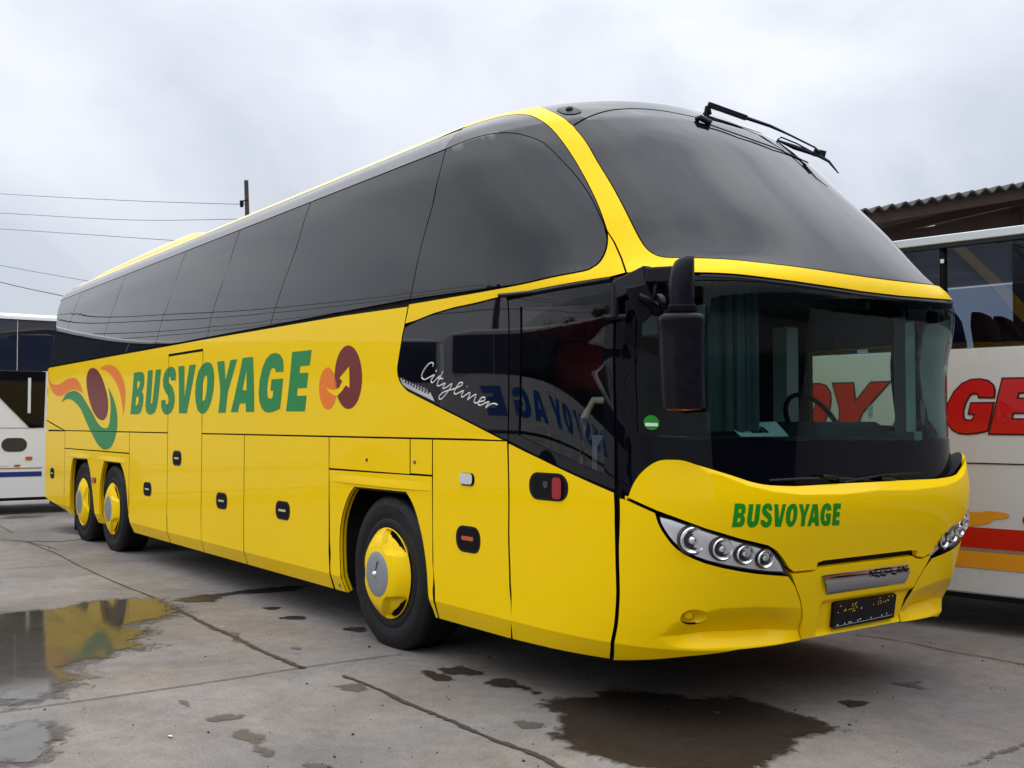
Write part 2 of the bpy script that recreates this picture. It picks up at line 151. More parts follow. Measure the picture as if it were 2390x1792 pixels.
T={'pole':[(-22.386,8.018,8.386),(-22.359,8.133,7.182)],'ground':{'puddle_big':[(-2.998,-2.045),(-3.054,-1.807),(-3.085,-1.604),(-3.01,-1.417),(-3.15,-1.176),(-3.211,-0.987),(-3.162,-0.778),(-3.055,-0.601),(-2.799,-0.6),(-2.429,-0.614),(-2.143,-0.708),(-2.055,-0.895),(-1.995,-1.034),(-1.816,-1.141),(-1.769,-1.007),(-1.538,-1.094),(-1.287,-1.252),(-1.121,-1.201),(-1.064,-1.381),(-1.088,-1.47),(-0.964,-1.545),(-0.916,-1.689),(-0.821,-1.833),(-0.624,-1.824),(-0.501,-1.792),(-0.394,-1.867),(-0.243,-1.915),(-0.192,-2.007),(-0.059,-2.098),(-0.087,-2.173),(-0.06,-2.285),(-0.141,-2.323),(-0.219,-2.467)],'puddle_small':[(0.432,-2.501),(0.386,-2.417),(0.323,-2.326),(0.341,-2.249),(0.424,-2.186),(0.56,-2.176),(0.691,-2.19),(0.783,-2.25),(0.935,-2.306),(1.021,-2.375),(1.018,-2.459),(0.961,-2.518),(0.89,-2.576)],'wet_big':[(1.465,0.004),(1.446,0.101),(1.515,0.228),(1.554,0.345),(1.438,0.481),(1.51,0.614),(1.698,0.64),(1.797,0.744),(1.973,0.767),(1.91,0.901),(2.103,1.009),(2.316,0.999),(2.552,0.986),(2.728,0.963),(2.891,0.891),(2.822,0.771),(2.825,0.588),(2.901,0.492),(2.921,0.348),(2.95,0.185),(2.961,0.006),(2.668,-0.322),(2.493,-0.367),(2.383,-0.395),(2.255,-0.401),(2.105,-0.339),(2.005,-0.334),(1.941,-0.226),(1.846,-0.151),(1.704,-0.075),(1.568,-0.063)],'wet_a':[(0.549,-0.139),(0.576,-0.064),(0.657,-0.065),(0.797,-0.056),(0.87,-0.098),(0.827,-0.171),(0.719,-0.2)],'wet_b':[(0.515,-0.032),(0.568,0.041),(0.579,0.135),(0.686,0.166),(0.822,0.162),(0.84,0.062),(0.767,-0.025),(0.669,-0.048)],'wet_c':[(1.022,-0.012),(0.923,0.155),(1.023,0.184),(1.197,0.181),(1.378,0.166),(1.374,0.096),(1.241,0.074),(1.152,0.018)],'wet_d':[(1.73,-0.337),(1.728,-0.271),(1.805,-0.208),(1.867,-0.201),(1.924,-0.299),(1.839,-0.341)],'wet_e':[(2.443,1.314),(2.45,1.389),(2.508,1.431),(2.596,1.421),(2.597,1.346),(2.578,1.268),(2.503,1.267)],'wet_f':[(2.365,1.92),(2.419,1.995),(2.434,2.077),(2.492,2.064),(2.492,2.004),(2.594,1.95),(2.537,1.89),(2.446,1.881)],'wet_g':[(3.418,0.805),(3.433,0.888),(3.402,1.099),(3.402,1.292),(3.448,1.475),(3.479,1.417),(3.463,1.221),(3.457,1.065),(3.464,0.931),(3.478,0.847)],'wet_h':[(0.531,-0.729),(0.554,-0.663),(0.594,-0.573),(0.741,-0.574),(0.764,-0.673),(0.695,-0.735)],'wet_i':[(1.121,-1.548),(1.044,-1.457),(1.15,-1.411),(1.333,-1.444),(1.524,-1.491),(1.527,-1.55),(1.297,-1.54)],'wet_j':[(0.787,-1.553),(0.753,-1.464),(0.816,-1.349),(0.883,-1.366),(0.902,-1.447),(0.851,-1.544)],'wet_k':[(0.343,-1.538),(0.367,-1.504),(0.477,-1.503),(0.517,-1.536),(0.444,-1.548)],'wet_l':[(-2.895,-0.577),(-3.042,-0.32),(-3.046,-0.134),(-3.003,0.056),(-3.129,0.218),(-3.043,0.687),(-2.901,0.794),(-2.76,0.558),(-2.715,0.292),(-2.776,-0.032),(-2.629,-0.21),(-2.614,-0.408),(-2.758,-0.563)],'wet_m':[(-2.081,-0.052),(-2.085,0.04),(-1.997,0.092),(-1.94,0.007),(-1.989,-0.06)],'wet_n':[(-1.617,-0.103),(-1.6,0.033),(-1.456,0.083),(-1.423,-0.019),(-1.513,-0.12)],'wet_o':[(-0.929,0.083),(-0.929,0.196),(-0.818,0.237),(-0.711,0.166),(-0.795,0.071)],'wet_p':[(-0.528,-0.508),(-0.528,-0.452),(-0.462,-0.435),(-0.438,-0.493)],'wet_q':[(-2.526,-0.639),(-2.38,-0.574),(-1.923,-0.649),(-1.386,-0.658),(-1.273,-0.61),(-0.855,-0.598),(-0.742,-0.682),(-0.783,-0.738),(-1.249,-0.683),(-1.784,-0.697),(-2.204,-0.661)],'wet_r':[(1.729,-1.457),(1.747,-1.383),(1.809,-1.346),(1.886,-1.359),(1.832,-1.472)],'wet_s':[(-9.609,-0.646),(-9.533,-0.268),(-8.829,0.24),(-8.308,0.155),(-8.082,-0.318),(-8.681,-0.811),(-9.282,-1.119)],'wet_t':[(-12.367,-0.158),(-12.467,0.247),(-12.166,0.552),(-11.876,0.257),(-11.966,-0.229)],'jointA':[(0.002,-2.82),(0.054,-2.358),(0.069,-1.842),(0.07,-1.262),(0.043,-0.711),(0.061,-0.182)],'jointA2':[(0.089,-0.422),(0.067,0.012)],'jointB':[(-10.804,-0.435),(-9.969,-0.472),(-8.303,-0.558),(-6.834,-0.555),(-5.791,-0.596),(-4.253,-0.62),(-3.072,-0.595)],'jointB2':[(-2.566,-0.626),(-1.923,-0.649),(-1.347,-0.659),(-0.742,-0.682),(-0.384,-0.686),(0.068,-0.676)],'jointB3':[(0.375,-0.566),(0.784,-0.557),(1.197,-0.576),(1.513,-0.559),(1.836,-0.567),(2.098,-0.552),(2.274,-0.546),(2.458,-0.574)],'jointC':[(-5.761,-1.328),(-5.762,-0.603),(-5.716,-0.13),(-5.613,0.212)],'jointC0':[(-8.906,-1.942),(-8.508,-0.841),(-8.316,-0.575),(-7.266,-0.44)],'jointD':[(1.4,2.91),(1.707,2.978),(2.071,2.942),(2.37,2.971),(2.671,2.959),(2.95,2.947)],'white':[(-1.473,-0.612),(0.999,-1.788)]}}
wires=[[(-46.117,0.621,11.67),(-37.476,4.121,10.182),(-29.544,6.631,8.868),(-22.514,7.885,7.705)],[(-46.144,0.641,10.757),(-37.498,4.137,9.452),(-29.564,6.645,8.23),(-22.619,7.766,7.291)],[(-46.163,0.655,10.119),(-37.517,4.15,8.852),(-31.453,5.761,7.926),(-23.637,6.399,6.671)],[(-46.188,0.673,9.298),(-37.558,4.18,7.474),(-31.585,5.676,6.379),(-23.827,6.236,5.114)],[(-46.199,0.681,8.933),(-37.577,4.194,6.841),(-32.029,5.096,5.854),(-23.847,6.251,4.445)]]
wiper={'arm':[(1.632,1.22,3.418),(1.634,1.223,3.375),(1.678,1.271,3.388),(1.787,1.395,3.326),(1.878,1.498,3.275),(1.937,1.567,3.231),(2.049,1.697,3.138),(2.064,1.714,3.114)],'base':[(1.625,1.213,3.362),(1.622,1.21,3.329)],'blade':[(1.901,1.525,3.19),(1.966,1.601,3.146),(2.061,1.711,3.091),(2.099,1.755,3.052),(2.135,1.798,2.981)],'glass':[(1.603,1.189,3.33),(1.643,1.234,3.304),(1.756,1.361,3.243),(1.891,1.515,3.162),(2.051,1.701,3.061)]}
# ---------------------------------------------------------------- materials
def mat(name,colr,rough=.5,metal=0,coat=0,spec=.5,ior=1.5,noise=None,bump=None,coatr=.03,em=None):
    m=bpy.data.materials.new(name); m.use_nodes=True; t=m.node_tree; b=t.nodes['Principled BSDF']
    b.inputs['Base Color'].default_value=(*colr,1); b.inputs['Roughness'].default_value=rough; b.inputs['Metallic'].default_value=metal
    b.inputs['IOR'].default_value=ior; b.inputs['Coat Weight'].default_value=coat; b.inputs['Coat Roughness'].default_value=coatr; b.inputs['Specular IOR Level'].default_value=spec
    tcn=None
    if noise or bump: tcn=t.nodes.new('ShaderNodeTexCoord')
    if noise: # (scale, amount, roughness amount)
        n=t.nodes.new('ShaderNodeTexNoise'); n.inputs['Scale'].default_value=noise[0]; n.inputs['Detail'].default_value=6; t.links.new(tcn.outputs['Object'],n.inputs[0])
        r=t.nodes.new('ShaderNodeMapRange'); r.inputs[3].default_value=1-noise[1]; r.inputs[4].default_value=1+noise[1]; t.links.new(n.outputs[0],r.inputs[0])
        v=t.nodes.new('ShaderNodeVectorMath'); v.operation='SCALE'; v.inputs[0].default_value=colr; t.links.new(r.outputs[0],v.inputs[3]); t.links.new(v.outputs[0],b.inputs['Base Color'])
        if len(noise)>2:
            r2=t.nodes.new('ShaderNodeMapRange'); r2.inputs[1].default_value=.3; r2.inputs[2].default_value=.7; r2.inputs[3].default_value=max(0,rough-noise[2]); r2.inputs[4].default_value=rough+noise[2]; t.links.new(n.outputs[0],r2.inputs[0]); t.links.new(r2.outputs[0],b.inputs['Roughness'])
    if bump: # (scale, strength, distance, vector scale)
        n=t.nodes.new('ShaderNodeTexNoise'); n.inputs['Scale'].default_value=bump[0]; n.inputs['Detail'].default_value=bump[3] if len(bump)>3 else 2; t.links.new(tcn.outputs['Object'],n.inputs[0])
        u=t.nodes.new('ShaderNodeBump'); u.inputs['Strength'].default_value=bump[1]; u.inputs['Distance'].default_value=bump[2]; t.links.new(n.outputs[0],u.inputs['Height']); t.links.new(u.outputs[0],b.inputs['Normal'])
        if coat: t.links.new(u.outputs[0],b.inputs['Coat Normal'])
    if em: b.inputs['Emission Color'].default_value=(*em[0],1); b.inputs['Emission Strength'].default_value=em[1]
    return m
def glassmat(name,tint,ior=1.5,bump=None):
    m=bpy.data.materials.new(name); m.use_nodes=True; t=m.node_tree; t.nodes.clear()
    o=t.nodes.new('ShaderNodeOutputMaterial'); mixn=t.nodes.new('ShaderNodeMixShader'); tr=t.nodes.new('ShaderNodeBsdfTransparent'); gl=t.nodes.new('ShaderNodeBsdfGlossy'); fr=t.nodes.new('ShaderNodeFresnel')
    tr.inputs[0].default_value=(*tint,1); gl.inputs['Roughness'].default_value=0.0; gl.inputs[0].default_value=(1,1,1,1); fr.inputs[0].default_value=ior
    t.links.new(fr.outputs[0],mixn.inputs[0]); t.links.new(tr.outputs[0],mixn.inputs[1]); t.links.new(gl.outputs[0],mixn.inputs[2]); t.links.new(mixn.outputs[0],o.inputs[0])
    if bump:
        tcn=t.nodes.new('ShaderNodeTexCoord'); n=t.nodes.new('ShaderNodeTexNoise'); n.inputs['Scale'].default_value=bump[0]; n.inputs['Detail'].default_value=1; u=t.nodes.new('ShaderNodeBump'); u.inputs['Strength'].default_value=bump[1]; u.inputs['Distance'].default_value=bump[2]
        t.links.new(tcn.outputs['Object'],n.inputs[0]); t.links.new(n.outputs[0],u.inputs['Height']); t.links.new(u.outputs[0],gl.inputs['Normal'])
    return m
M=dict(
yellow=mat('yellow_paint',(.97,.635,.0),.34,coat=.2,spec=.05,bump=(1.3,.10,.006),noise=(1.1,.02)),
yroof=mat('yellow_paint_sky_sheen',(.90,.64,.06),.35,coat=.45,spec=.3),  # same yellow paint, made paler and glossier so the roof carries sky sheen
yplast=mat('yellow_hub_paint',(.96,.64,.0),.35,coat=.15,spec=.1,noise=(6,.05)),
glass=mat('tinted_side_glass',(.003,.004,.007),.0,ior=1.45,bump=(.7,.02,.012)),
screen=mat('tinted_upper_windscreen',(.004,.005,.008),.02,ior=1.42,bump=(.6,.05,.01)),
cove=mat('smoked_cove_panel',(.022,.023,.028),.06,ior=1.62),
cap=mat('black_roof_cap',(.004,.004,.006),.05,ior=1.4),
frit=mat('black_glass_border',(.003,.003,.006),.02,ior=1.38,bump=(1.1,.15,.008)),
frit2=mat('black_windscreen_border',(.002,.002,.005),.02,ior=1.22),
gap=mat('black_rubber_gap',(.006,.005,.006),.6,spec=.1),
blk=mat('black_plastic',(.003,.003,.007),.36,spec=.2,noise=(30,.2,.06)),
blkm=mat('matt_black',(.006,.006,.007),.7,noise=(12,.3)),
tyre=mat('tyre_rubber',(.007,.007,.009),.62,spec=.3,noise=(9,.35,.1),bump=(60,.4,.003,4)),
green=mat('green_vinyl',(.010,.235,.052),.4,spec=.3),
green2=mat('bright_green_vinyl',(.004,.25,.008),.4,spec=.3),
maroon=mat('maroon_vinyl',(.17,.012,.009),.4,spec=.3),
orange=mat('orange_vinyl',(.88,.20,.008),.4,spec=.3),
white=mat('white_vinyl',(.8,.8,.78),.35),
chrome=mat('chrome_trim',(.5,.5,.53),.10,metal=1,noise=(3,.1,.05)),
silver=mat('silver_reflector',(.85,.85,.88),.15,metal=.9),
lampback=mat('headlamp_grey_bowl',(.92,.92,.95),.4,metal=0),
lampdark=mat('headlamp_dark_edge',(.05,.05,.055),.3,metal=.4),
lens=glassmat('clear_lens',(1,1,1),1.25),
ws=glassmat('green_tinted_windscreen',(.50,.78,.75),1.26,(.8,.08,.008)),
doorg=glassmat('grey_tinted_door_glass',(.84,.88,.90),1.5,(1.2,.04,.006)),
hubgrey=mat('grey_hub_disc',(.30,.31,.33),.35,metal=.3,noise=(4,.12)),
red=mat('red_plastic',(.35,.01,.02),.3),
amber=mat('amber_plastic',(.5,.10,.02),.3),
clearl=mat('clear_lamp_plastic',(.62,.62,.60),.15,coat=.6,noise=(60,.3)),
seat=mat('dark_blue_seat_cloth',(.02,.025,.035),.9,noise=(40,.3)),
seatred=mat('red_seat_cloth',(.55,.03,.03),.9,noise=(40,.2)),
trimgrey=mat('grey_cabin_trim',(.38,.41,.42),.7,noise=(5,.1)),
trimlight=mat('pale_cabin_trim',(.68,.71,.70),.6,noise=(5,.06)),
dash=mat('dark_dashboard',(.022,.030,.034),.7,noise=(20,.2)),
curtain=mat('grey_curtain_cloth',(.07,.07,.08),.9,noise=(20,.15)),
beige=mat('beige_handrail',(.62,.55,.36),.4),
paper=mat('white_paper',(.75,.75,.75),.7),
)
# ---------------------------------------------------------------- helpers
def link(name,me,parent=None):
    o=bpy.data.objects.new(name,me); col.objects.link(o)
    if parent: o.parent=parent
    return o
def tag(o,label=None,cat=None,group=None,kind=None):
    for k,v in (('label',label),('category',cat),('group',group),('kind',kind)):
        if v: o[k]=v
    return o
def thing(name,label,cat,loc=(0,0,0),rz=0,group=None):
    o=bpy.data.objects.new(name,None); col.objects.link(o); o.location=loc; o.rotation_euler=(0,0,rz); o.empty_display_size=.3
    return tag(o,label,cat,group)
class MB:
    def __init__(s): s.v=[];s.f=[];s.sm=[]
    def add(s,vs,fs,smooth=False):
        b=len(s.v); s.v+= [tuple(p) for p in vs]; s.f+=[tuple(b+i for i in f) for f in fs]; s.sm+=[smooth]*len(fs); return s
    def box(s,x0,x1,y0,y1,z0,z1,bev=0.0):
        if bev<=0:
            v=[(x,y,z) for x in (x0,x1) for y in (y0,y1) for z in (z0,z1)]
            return s.add(v,[(0,1,3,2),(4,6,7,5),(0,4,5,1),(2,3,7,6),(0,2,6,4),(1,5,7,3)])
        # chamfered box: octagonal outline in xy, chamfer in z
        def ring(z,d):
            a,b,c,e=x0+d,x1-d,y0+d,y1-d; k=bev
            return [(a+k,c,z),(b-k,c,z),(b,c+k,z),(b,e-k,z),(b-k,e,z),(a+k,e,z),(a,e-k,z),(a,c+k,z)]
        rs=[ring(z0,bev*.6),ring(z0+bev*.6,0),ring(z1-bev*.6,0),ring(z1,bev*.6)]
        v=sum(rs,[]); f=[tuple(range(7,-1,-1)),tuple(range(24,32))]
        for k in range(3):
            for i in range(8): f.append((k*8+i,k*8+(i+1)%8,k*8+8+(i+1)%8,k*8+8+i))
        return s.add(v,f)
    def tube(s,pts,r,n=8,cap=True):
        pts=[Vector(p) for p in pts]; R=r if isinstance(r,(list,tuple)) else [r]*len(pts); rings=[]
        up=Vector((0,0,1))
        for i,p in enumerate(pts):
            d=(pts[min(i+1,len(pts)-1)]-pts[max(i-1,0)]).normalized()
            a=d.cross(up); 
            if a.length<.05: a=d.cross(Vector((1,0,0)))
            a.normalize(); b=d.cross(a)
            rings.append([p+(a*math.cos(t*2*math.pi/n)+b*math.sin(t*2*math.pi/n))*R[i] for t in range(n)])
        v=sum(rings,[]); f=[]
        for k in range(len(pts)-1):
            for i in range(n): f.append((k*n+i,k*n+(i+1)%n,(k+1)*n+(i+1)%n,(k+1)*n+i))
        if cap: f+= [tuple(range(n-1,-1,-1)),tuple(range((len(pts)-1)*n,len(pts)*n))]
        return s.add(v,f,True)
    def bar(s,p,q,wd,ht,up=(0,0,1)):
        p,q=Vector(p),Vector(q); d=(q-p).normalized(); a=d.cross(Vector(up)).normalized(); b=a.cross(d)
        v=[c+a*i*wd/2+b*j*ht/2 for c in (p,q) for i,j in ((-1,-1),(1,-1),(1,1),(-1,1))]
        return s.add(v,[(3,2,1,0),(4,5,6,7),(0,1,5,4),(1,2,6,5),(2,3,7,6),(3,0,4,7)])
    def lathe(s,prof,c=(0,0,0),axis='y',n=48,a0=0,a1=2*math.pi,sq=None):
        full=abs(a1-a0-2*math.pi)<1e-6; m=n if full else n+1; v=[]
        for r,h in prof:
            for i in range(m):
                a=a0+(a1-a0)*i/n; x,z=r*math.cos(a),r*math.sin(a)
                if axis=='y': v.append((c[0]+x,c[1]+h,c[2]+z))
                elif axis=='z': v.append((c[0]+x,c[1]+z,c[2]+h))
                else: v.append((c[0]+h,c[1]+x,c[2]+z))
        f=[]
        for k in range(len(prof)-1):
            for i in range(n):
                j=(i+1)%m; f.append((k*m+i,k*m+j,(k+1)*m+j,(k+1)*m+i))
        return s.add(v,f,True)
    def prism(s,poly,d,axis):
        # extrude 2D polygon (list of 3D points) by vector d
        n=len(poly); d=Vector(d); v=[Vector(p) for p in poly]+[Vector(p)+d for p in poly]
        return s.add(v,[tuple(range(n-1,-1,-1)),tuple(range(n,2*n))]+[(i,(i+1)%n,n+(i+1)%n,n+i) for i in range(n)])
    def build(s,name,m,parent=None,bevel=0,auto=True):
        me=bpy.data.meshes.new(name); me.from_pydata([tuple(p) for p in s.v],[],s.f); me.materials.append(m)
        me.polygons.foreach_set('use_smooth',s.sm); me.validate()
        import bmesh
        b=bmesh.new(); b.from_mesh(me); bmesh.ops.recalc_face_normals(b,faces=b.faces); b.to_mesh(me); b.free()
        o=link(name,me,parent)
        if bevel:
            md=o.modifiers.new('bevel','BEVEL'); md.width=bevel; md.segments=2; md.limit_method='ANGLE'
        if any(s.sm):
            try: me.set_sharp_from_angle(angle=math.radians(40))
            except Exception: pass
        return o
def inside(x,y,loops):
    c=False
    for L in loops:
        n=len(L); j=n-1
        for i in range(n):
            xi,yi=L[i];xj,yj=L[j]
            if (yi>y)!=(yj>y) and x<(xj-xi)*(y-yi)/(yj-yi)+xi: c=not c
            j=i
    return c
def area(L): return sum(L[i][0]*L[(i+1)%len(L)][1]-L[(i+1)%len(L)][0]*L[i][1] for i in range(len(L)))/2
def inset(L,d):
    P=[]
    for p in L:
        if not P or math.hypot(p[0]-P[-1][0],p[1]-P[-1][1])>1e-4: P.append(tuple(p))
    if math.hypot(P[0][0]-P[-1][0],P[0][1]-P[-1][1])<1e-4: P.pop()
    s=1 if area(P)>0 else -1; n=len(P); out=[]
    for i in range(n):
        a,b,c=P[i-1],P[i],P[(i+1)%n]
        e1=(b[0]-a[0],b[1]-a[1]);e2=(c[0]-b[0],c[1]-b[1]); l1=math.hypot(*e1);l2=math.hypot(*e2)
        n1=(-e1[1]/l1*s,e1[0]/l1*s);n2=(-e2[1]/l2*s,e2[0]/l2*s)
        k=1+n1[0]*n2[0]+n1[1]*n2[1]; k=max(k,.25)
        out.append((b[0]+(n1[0]+n2[0])*d/k,b[1]+(n1[1]+n2[1])*d/k))
    return out
def subdiv(L,mx,closed=True):
    out=[]; n=len(L)
    for i in range(n if closed else n-1):
        a,b=L[i],L[(i+1)%n]; k=max(1,int(math.ceil(math.hypot(b[0]-a[0],b[1]-a[1])/mx)))
        for j in range(k): out.append(tuple(a[q]+(b[q]-a[q])*j/k for q in range(len(a))))
    if not closed: out.append(tuple(L[-1]))
    return out
def sm(L,k=4,closed=False):
    n=len(L); out=[]
    for i in range(n if closed else n-1):
        g=lambda j:L[j%n] if closed else L[min(max(j,0),n-1)]
        p0,p1,p2,p3=g(i-1),g(i),g(i+1),g(i+2)
        for j in range(k):
            t=j/k; out.append(tuple(.5*(2*p1[q]+(-p0[q]+p2[q])*t+(2*p0[q]-5*p1[q]+4*p2[q]-p3[q])*t*t+(-p0[q]+3*p1[q]-3*p2[q]+p3[q])*t**3) for q in range(len(p1))))
    if not closed: out.append(tuple(L[-1]))
    return out
def dseg(p,a,b):
    dx,dy=b[0]-a[0],b[1]-a[1]; l=dx*dx+dy*dy
    t=0 if l==0 else max(0,min(1,((p[0]-a[0])*dx+(p[1]-a[1])*dy)/l)); return math.hypot(p[0]-a[0]-t*dx,p[1]-a[1]-t*dy)
rev_=lambda L:list(reversed(L))
def cdt(loops,cell,holes_ok=True,cut=(),lines=(),plines=()):
    """triangulate the even-odd inside of the loops, with interior points on a grid of the given cell"""
    LL=[subdiv(L,max(cell)*1.0) for L in loops]+[subdiv(L,max(cell)) for L in cut]
    pts=[];ed=[]
    for L in LL:
        b=len(pts); pts+=L; ed+=[(b+i,b+(i+1)%len(L)) for i in range(len(L))]
    xs=[p[0] for p in pts];ys=[p[1] for p in pts]; x0,x1,y0,y1=min(xs),max(xs),min(ys),max(ys)
    for pl_ in plines:
        pl_=subdiv(pl_,cell[0],False); b=len(pts); pts+=pl_; ed+=[(b+i,b+i+1) for i in range(len(pl_)-1)]; LL.append(pl_+rev_(pl_)[1:-1])
    for yl in lines:
        if y0+.01<yl<y1-.01:
            k=max(1,int((x1-x0)/cell[0])); b=len(pts); pts+=[(x0+(x1-x0)*i/k,yl) for i in range(k+1)]; ed+=[(b+i,b+i+1) for i in range(k)]
            LL.append([(x0,yl),(x1,yl)])
    du,dh=cell; nu=int((x1-x0)/du)+1; nh=int((y1-y0)/dh)+1
    # near-edge rejection through a coarse hash of boundary points
    occ=set()
    for p in subdivpts(LL,min(du,dh)*.5): occ.add((round(p[0]/du*1.6),round(p[1]/dh*1.6)))
    for i in range(nu+1):
        for j in range(nh+1):
            x=x0+(i+(.5 if j%2 else 0))*du; y=y0+(j+.5)*dh
            if (round(x/du*1.6),round(y/dh*1.6)) in occ: continue
            if inside(x,y,loops) and not any(inside(x,y,[c]) for c in cut): pts.append((x,y))
    r=geometry.delaunay_2d_cdt([Vector(p) for p in pts],ed,[],0,1e-6)
    V=[(v.x,v.y) for v in r[0]]; F=[]
    for f in r[2]:
        cx=sum(V[i][0] for i in f)/len(f); cy=sum(V[i][1] for i in f)/len(f)
        if inside(cx,cy,loops) and not any(inside(cx,cy,[c]) for c in cut): F.append(list(f))
    used=sorted({i for f in F for i in f}); mp_={k:i for i,k in enumerate(used)}
    return [V[k] for k in used],[[mp_[i] for i in f] for f in F]
def subdivpts(LL,mx):
    out=[]
    for L in LL: out+=subdiv(L,mx)
    return out
def sheet(name,V,F,fn,m,parent,thick=0,nfn=None):
    """map 2D points to 3D through fn; nfn gives exact normals; thick adds a rim"""
    P=[fn(*v) for v in V]; N=[nfn(*v) for v in V]
    F2=[]
    for f in F:
        a,b,c=(Vector(P[f[0]]),Vector(P[f[1]]),Vector(P[f[2]])); nn=(b-a).cross(c-a); k=Vector(N[f[0]])+Vector(N[f[1]])+Vector(N[f[2]])
        F2.append(tuple(f) if nn.dot(k)>=0 else tuple(reversed(f)))
    verts=list(P); norms=list(N); faces=list(F2); nrim=len(faces)
    if thick:
        cnt={}
        for f in F2:
            for i in range(len(f)):
                e=(f[i],f[(i+1)%len(f)]); cnt[e]=cnt.get(e,0)+1
        for (a,b) in list(cnt):
            if (b,a) in cnt: continue
            A,B=Vector(P[a]),Vector(P[b]); NA,NB=Vector(N[a]),Vector(N[b]); C_,D_=B-NB*thick,A-NA*thick
            nn=(B-A).cross((NA+NB)*.5); 
            if nn.length<1e-9: continue
            nn.normalize(); k=len(verts)
            verts+=[tuple(A),tuple(B),tuple(C_),tuple(D_)]; norms+=[tuple(nn)]*4; faces.append((k+3,k+2,k+1,k))
    me=bpy.data.meshes.new(name); me.from_pydata(verts,[],faces); me.materials.append(m)
    if 0<thick<.02 and len(faces)>nrim and 'gap' in M:
        me.materials.append(M['gap']); me.polygons.foreach_set('material_index',[0]*nrim+[1]*(len(faces)-nrim))
    me.polygons.foreach_set('use_smooth',[True]*len(faces)); me.update()
    if len(me.vertices)==len(norms): me.normals_split_custom_set_from_vertices(norms)
    return link(name,me,parent)
_sc={}
def patch(name,loops,m,parent,o=0.0,cell=(.06,.06),thick=.012,cut=(),plines=()):
    V,F=cdt(loops,cell,cut=cut,lines=(HT[2]-.004,HT[2]+.004),plines=plines)
    of=o if callable(o) else (lambda u,h:o)
    def fn(u,h): return S(u,h,of(u,h)) if of(u,h) else S(u,h)
    if callable(o):
        def nf(u,h,e=.004):
            a=Vector(fn(u-e,h));b=Vector(fn(u+e,h));c=Vector(fn(u,h-e));d=Vector(fn(u,h+e)); n=(b-a).cross(d-c)
            return tuple(n.normalized()) if n.length>1e-12 else NRM(u,h)
    else: nf=NRM
    return sheet(name,V,F,fn,m,parent,thick,nf)
def ss(a,b,x):
    t=min(max((x-a)/(b-a),0),1); return t*t*(3-2*t)
def interp(L,u):
    if u<=L[0][0]: return L[0][1]
    for a,b in zip(L,L[1:]):
        if u<=b[0]: return a[1]+(b[1]-a[1])*(u-a[0])/max(b[0]-a[0],1e-9)
    return L[-1][1]
def xz(pts,mx=.35):
    out=[]
    for x,z in subdiv(pts,mx):
        h=hz(z); out.append((ux(x,h),h))
    return out
def xzo(pts,mx=.35):
    out=[]
    for x,z in subdiv(pts,mx,False):
        h=hz(z); out.append((ux(x,h),h))
    return out
mirU=lambda L:[(UM-u,h) for u,h in L]
UC=5.63
mirC=lambda L:[(UC-u,h) for u,h in L]
H3=HT[13]; HG=hz(3.375)
rev=lambda L:list(reversed(L))
# ================================================================ yellow coach
bus=thing('coach','long yellow three axle coach with green lettering parked in the foreground','coach',(0,0,0))
_nb=[]
G=.0062
def panel(name,L,m='yellow',o=0.0,cell=(.3,.12),g=G,thick=.014,cut=(),label=None,par=None,plines=()):
    ob=patch(name,[inset(L,g)],M[m],par or bus,o,cell,thick,cut,plines)
    if label: ob['label']=label
    return ob
zb=.283
a1,a2,a3=E['arch1'],E['arch2'],E['arch3']
urear=-11.60  # wraps onto the tail
def tail(h): return lev(h)[5]+.35-lev(h)[3]-.35*1.5
# --- lower side panels
arch1=[(-.768,zb)]+sm(a1[:6],3)+sm(a1[6:],3)[:-1]+[(.43,zb)]
arch2=[(-7.095,zb)]+sm(a2[:5],3)+sm(a2[5:],3)[:-1]+[(-5.868,zb)]
arch3=[(-8.551,zb)]+sm(a3[:5],3)+sm(a3[5:],3)[:-1]+[(-7.336,zb)]
panel('wheel_surround',xz([(-.983,1.158),(.455,1.166),(.47,zb)]+rev(arch1)+[(-.95,zb)],.2),cell=(.15,.1),label='yellow panel round the front wheel arch')
panel('wheel_surround',xz([(-8.9,1.158),(-5.955,1.156),(-5.955,.47)]+rev(arch2[:-4])+rev(arch3)+[(-8.75,.30),(-8.9,.335)],.2),cell=(.15,.1),label='yellow panel round the two rear wheel arches')
for n_,x0,x1,z0,z1 in (('fuel_flap',-.983,.182,1.16,1.395),('fuel_flap',.182,.455,1.166,1.395),('service_flap',-8.9,-5.955,1.158,1.395)):
    panel(n_,xz([(x0,z0),(x1,z0),(x1,z1),(x0,z1)]))
panel('luggage_door',xz([(-5.955,.47),(-5.90,.38),(-5.868,zb),(-4.64,zb),(-4.64,1.395),(-5.955,1.395)]))
panel('luggage_door',xz([(-3.65,zb),(-2.606,zb),(-2.606,1.395),(-3.65,1.395)]))
panel('luggage_door',xz([(-2.606,zb),(-.97,zb),(-.983,1.395),(-2.606,1.395)]))
panel('rear_entry_door',xz([(-4.64,zb),(-3.65,zb),(-3.65,2.172),(-4.64,2.172)]),label='tall yellow passenger door in the middle of the side')
dl=[(u,h) for u,h in door_l if h<1.40]
panel('luggage_door',xzo([(.455,1.395),(.456,.9),(.47,zb)])+[(.415,hz(zb))]+rev(dl[:-1])+[(.3025,hz(1.395))],cell=(.12,.1))
ht=lambda z:hz(z)
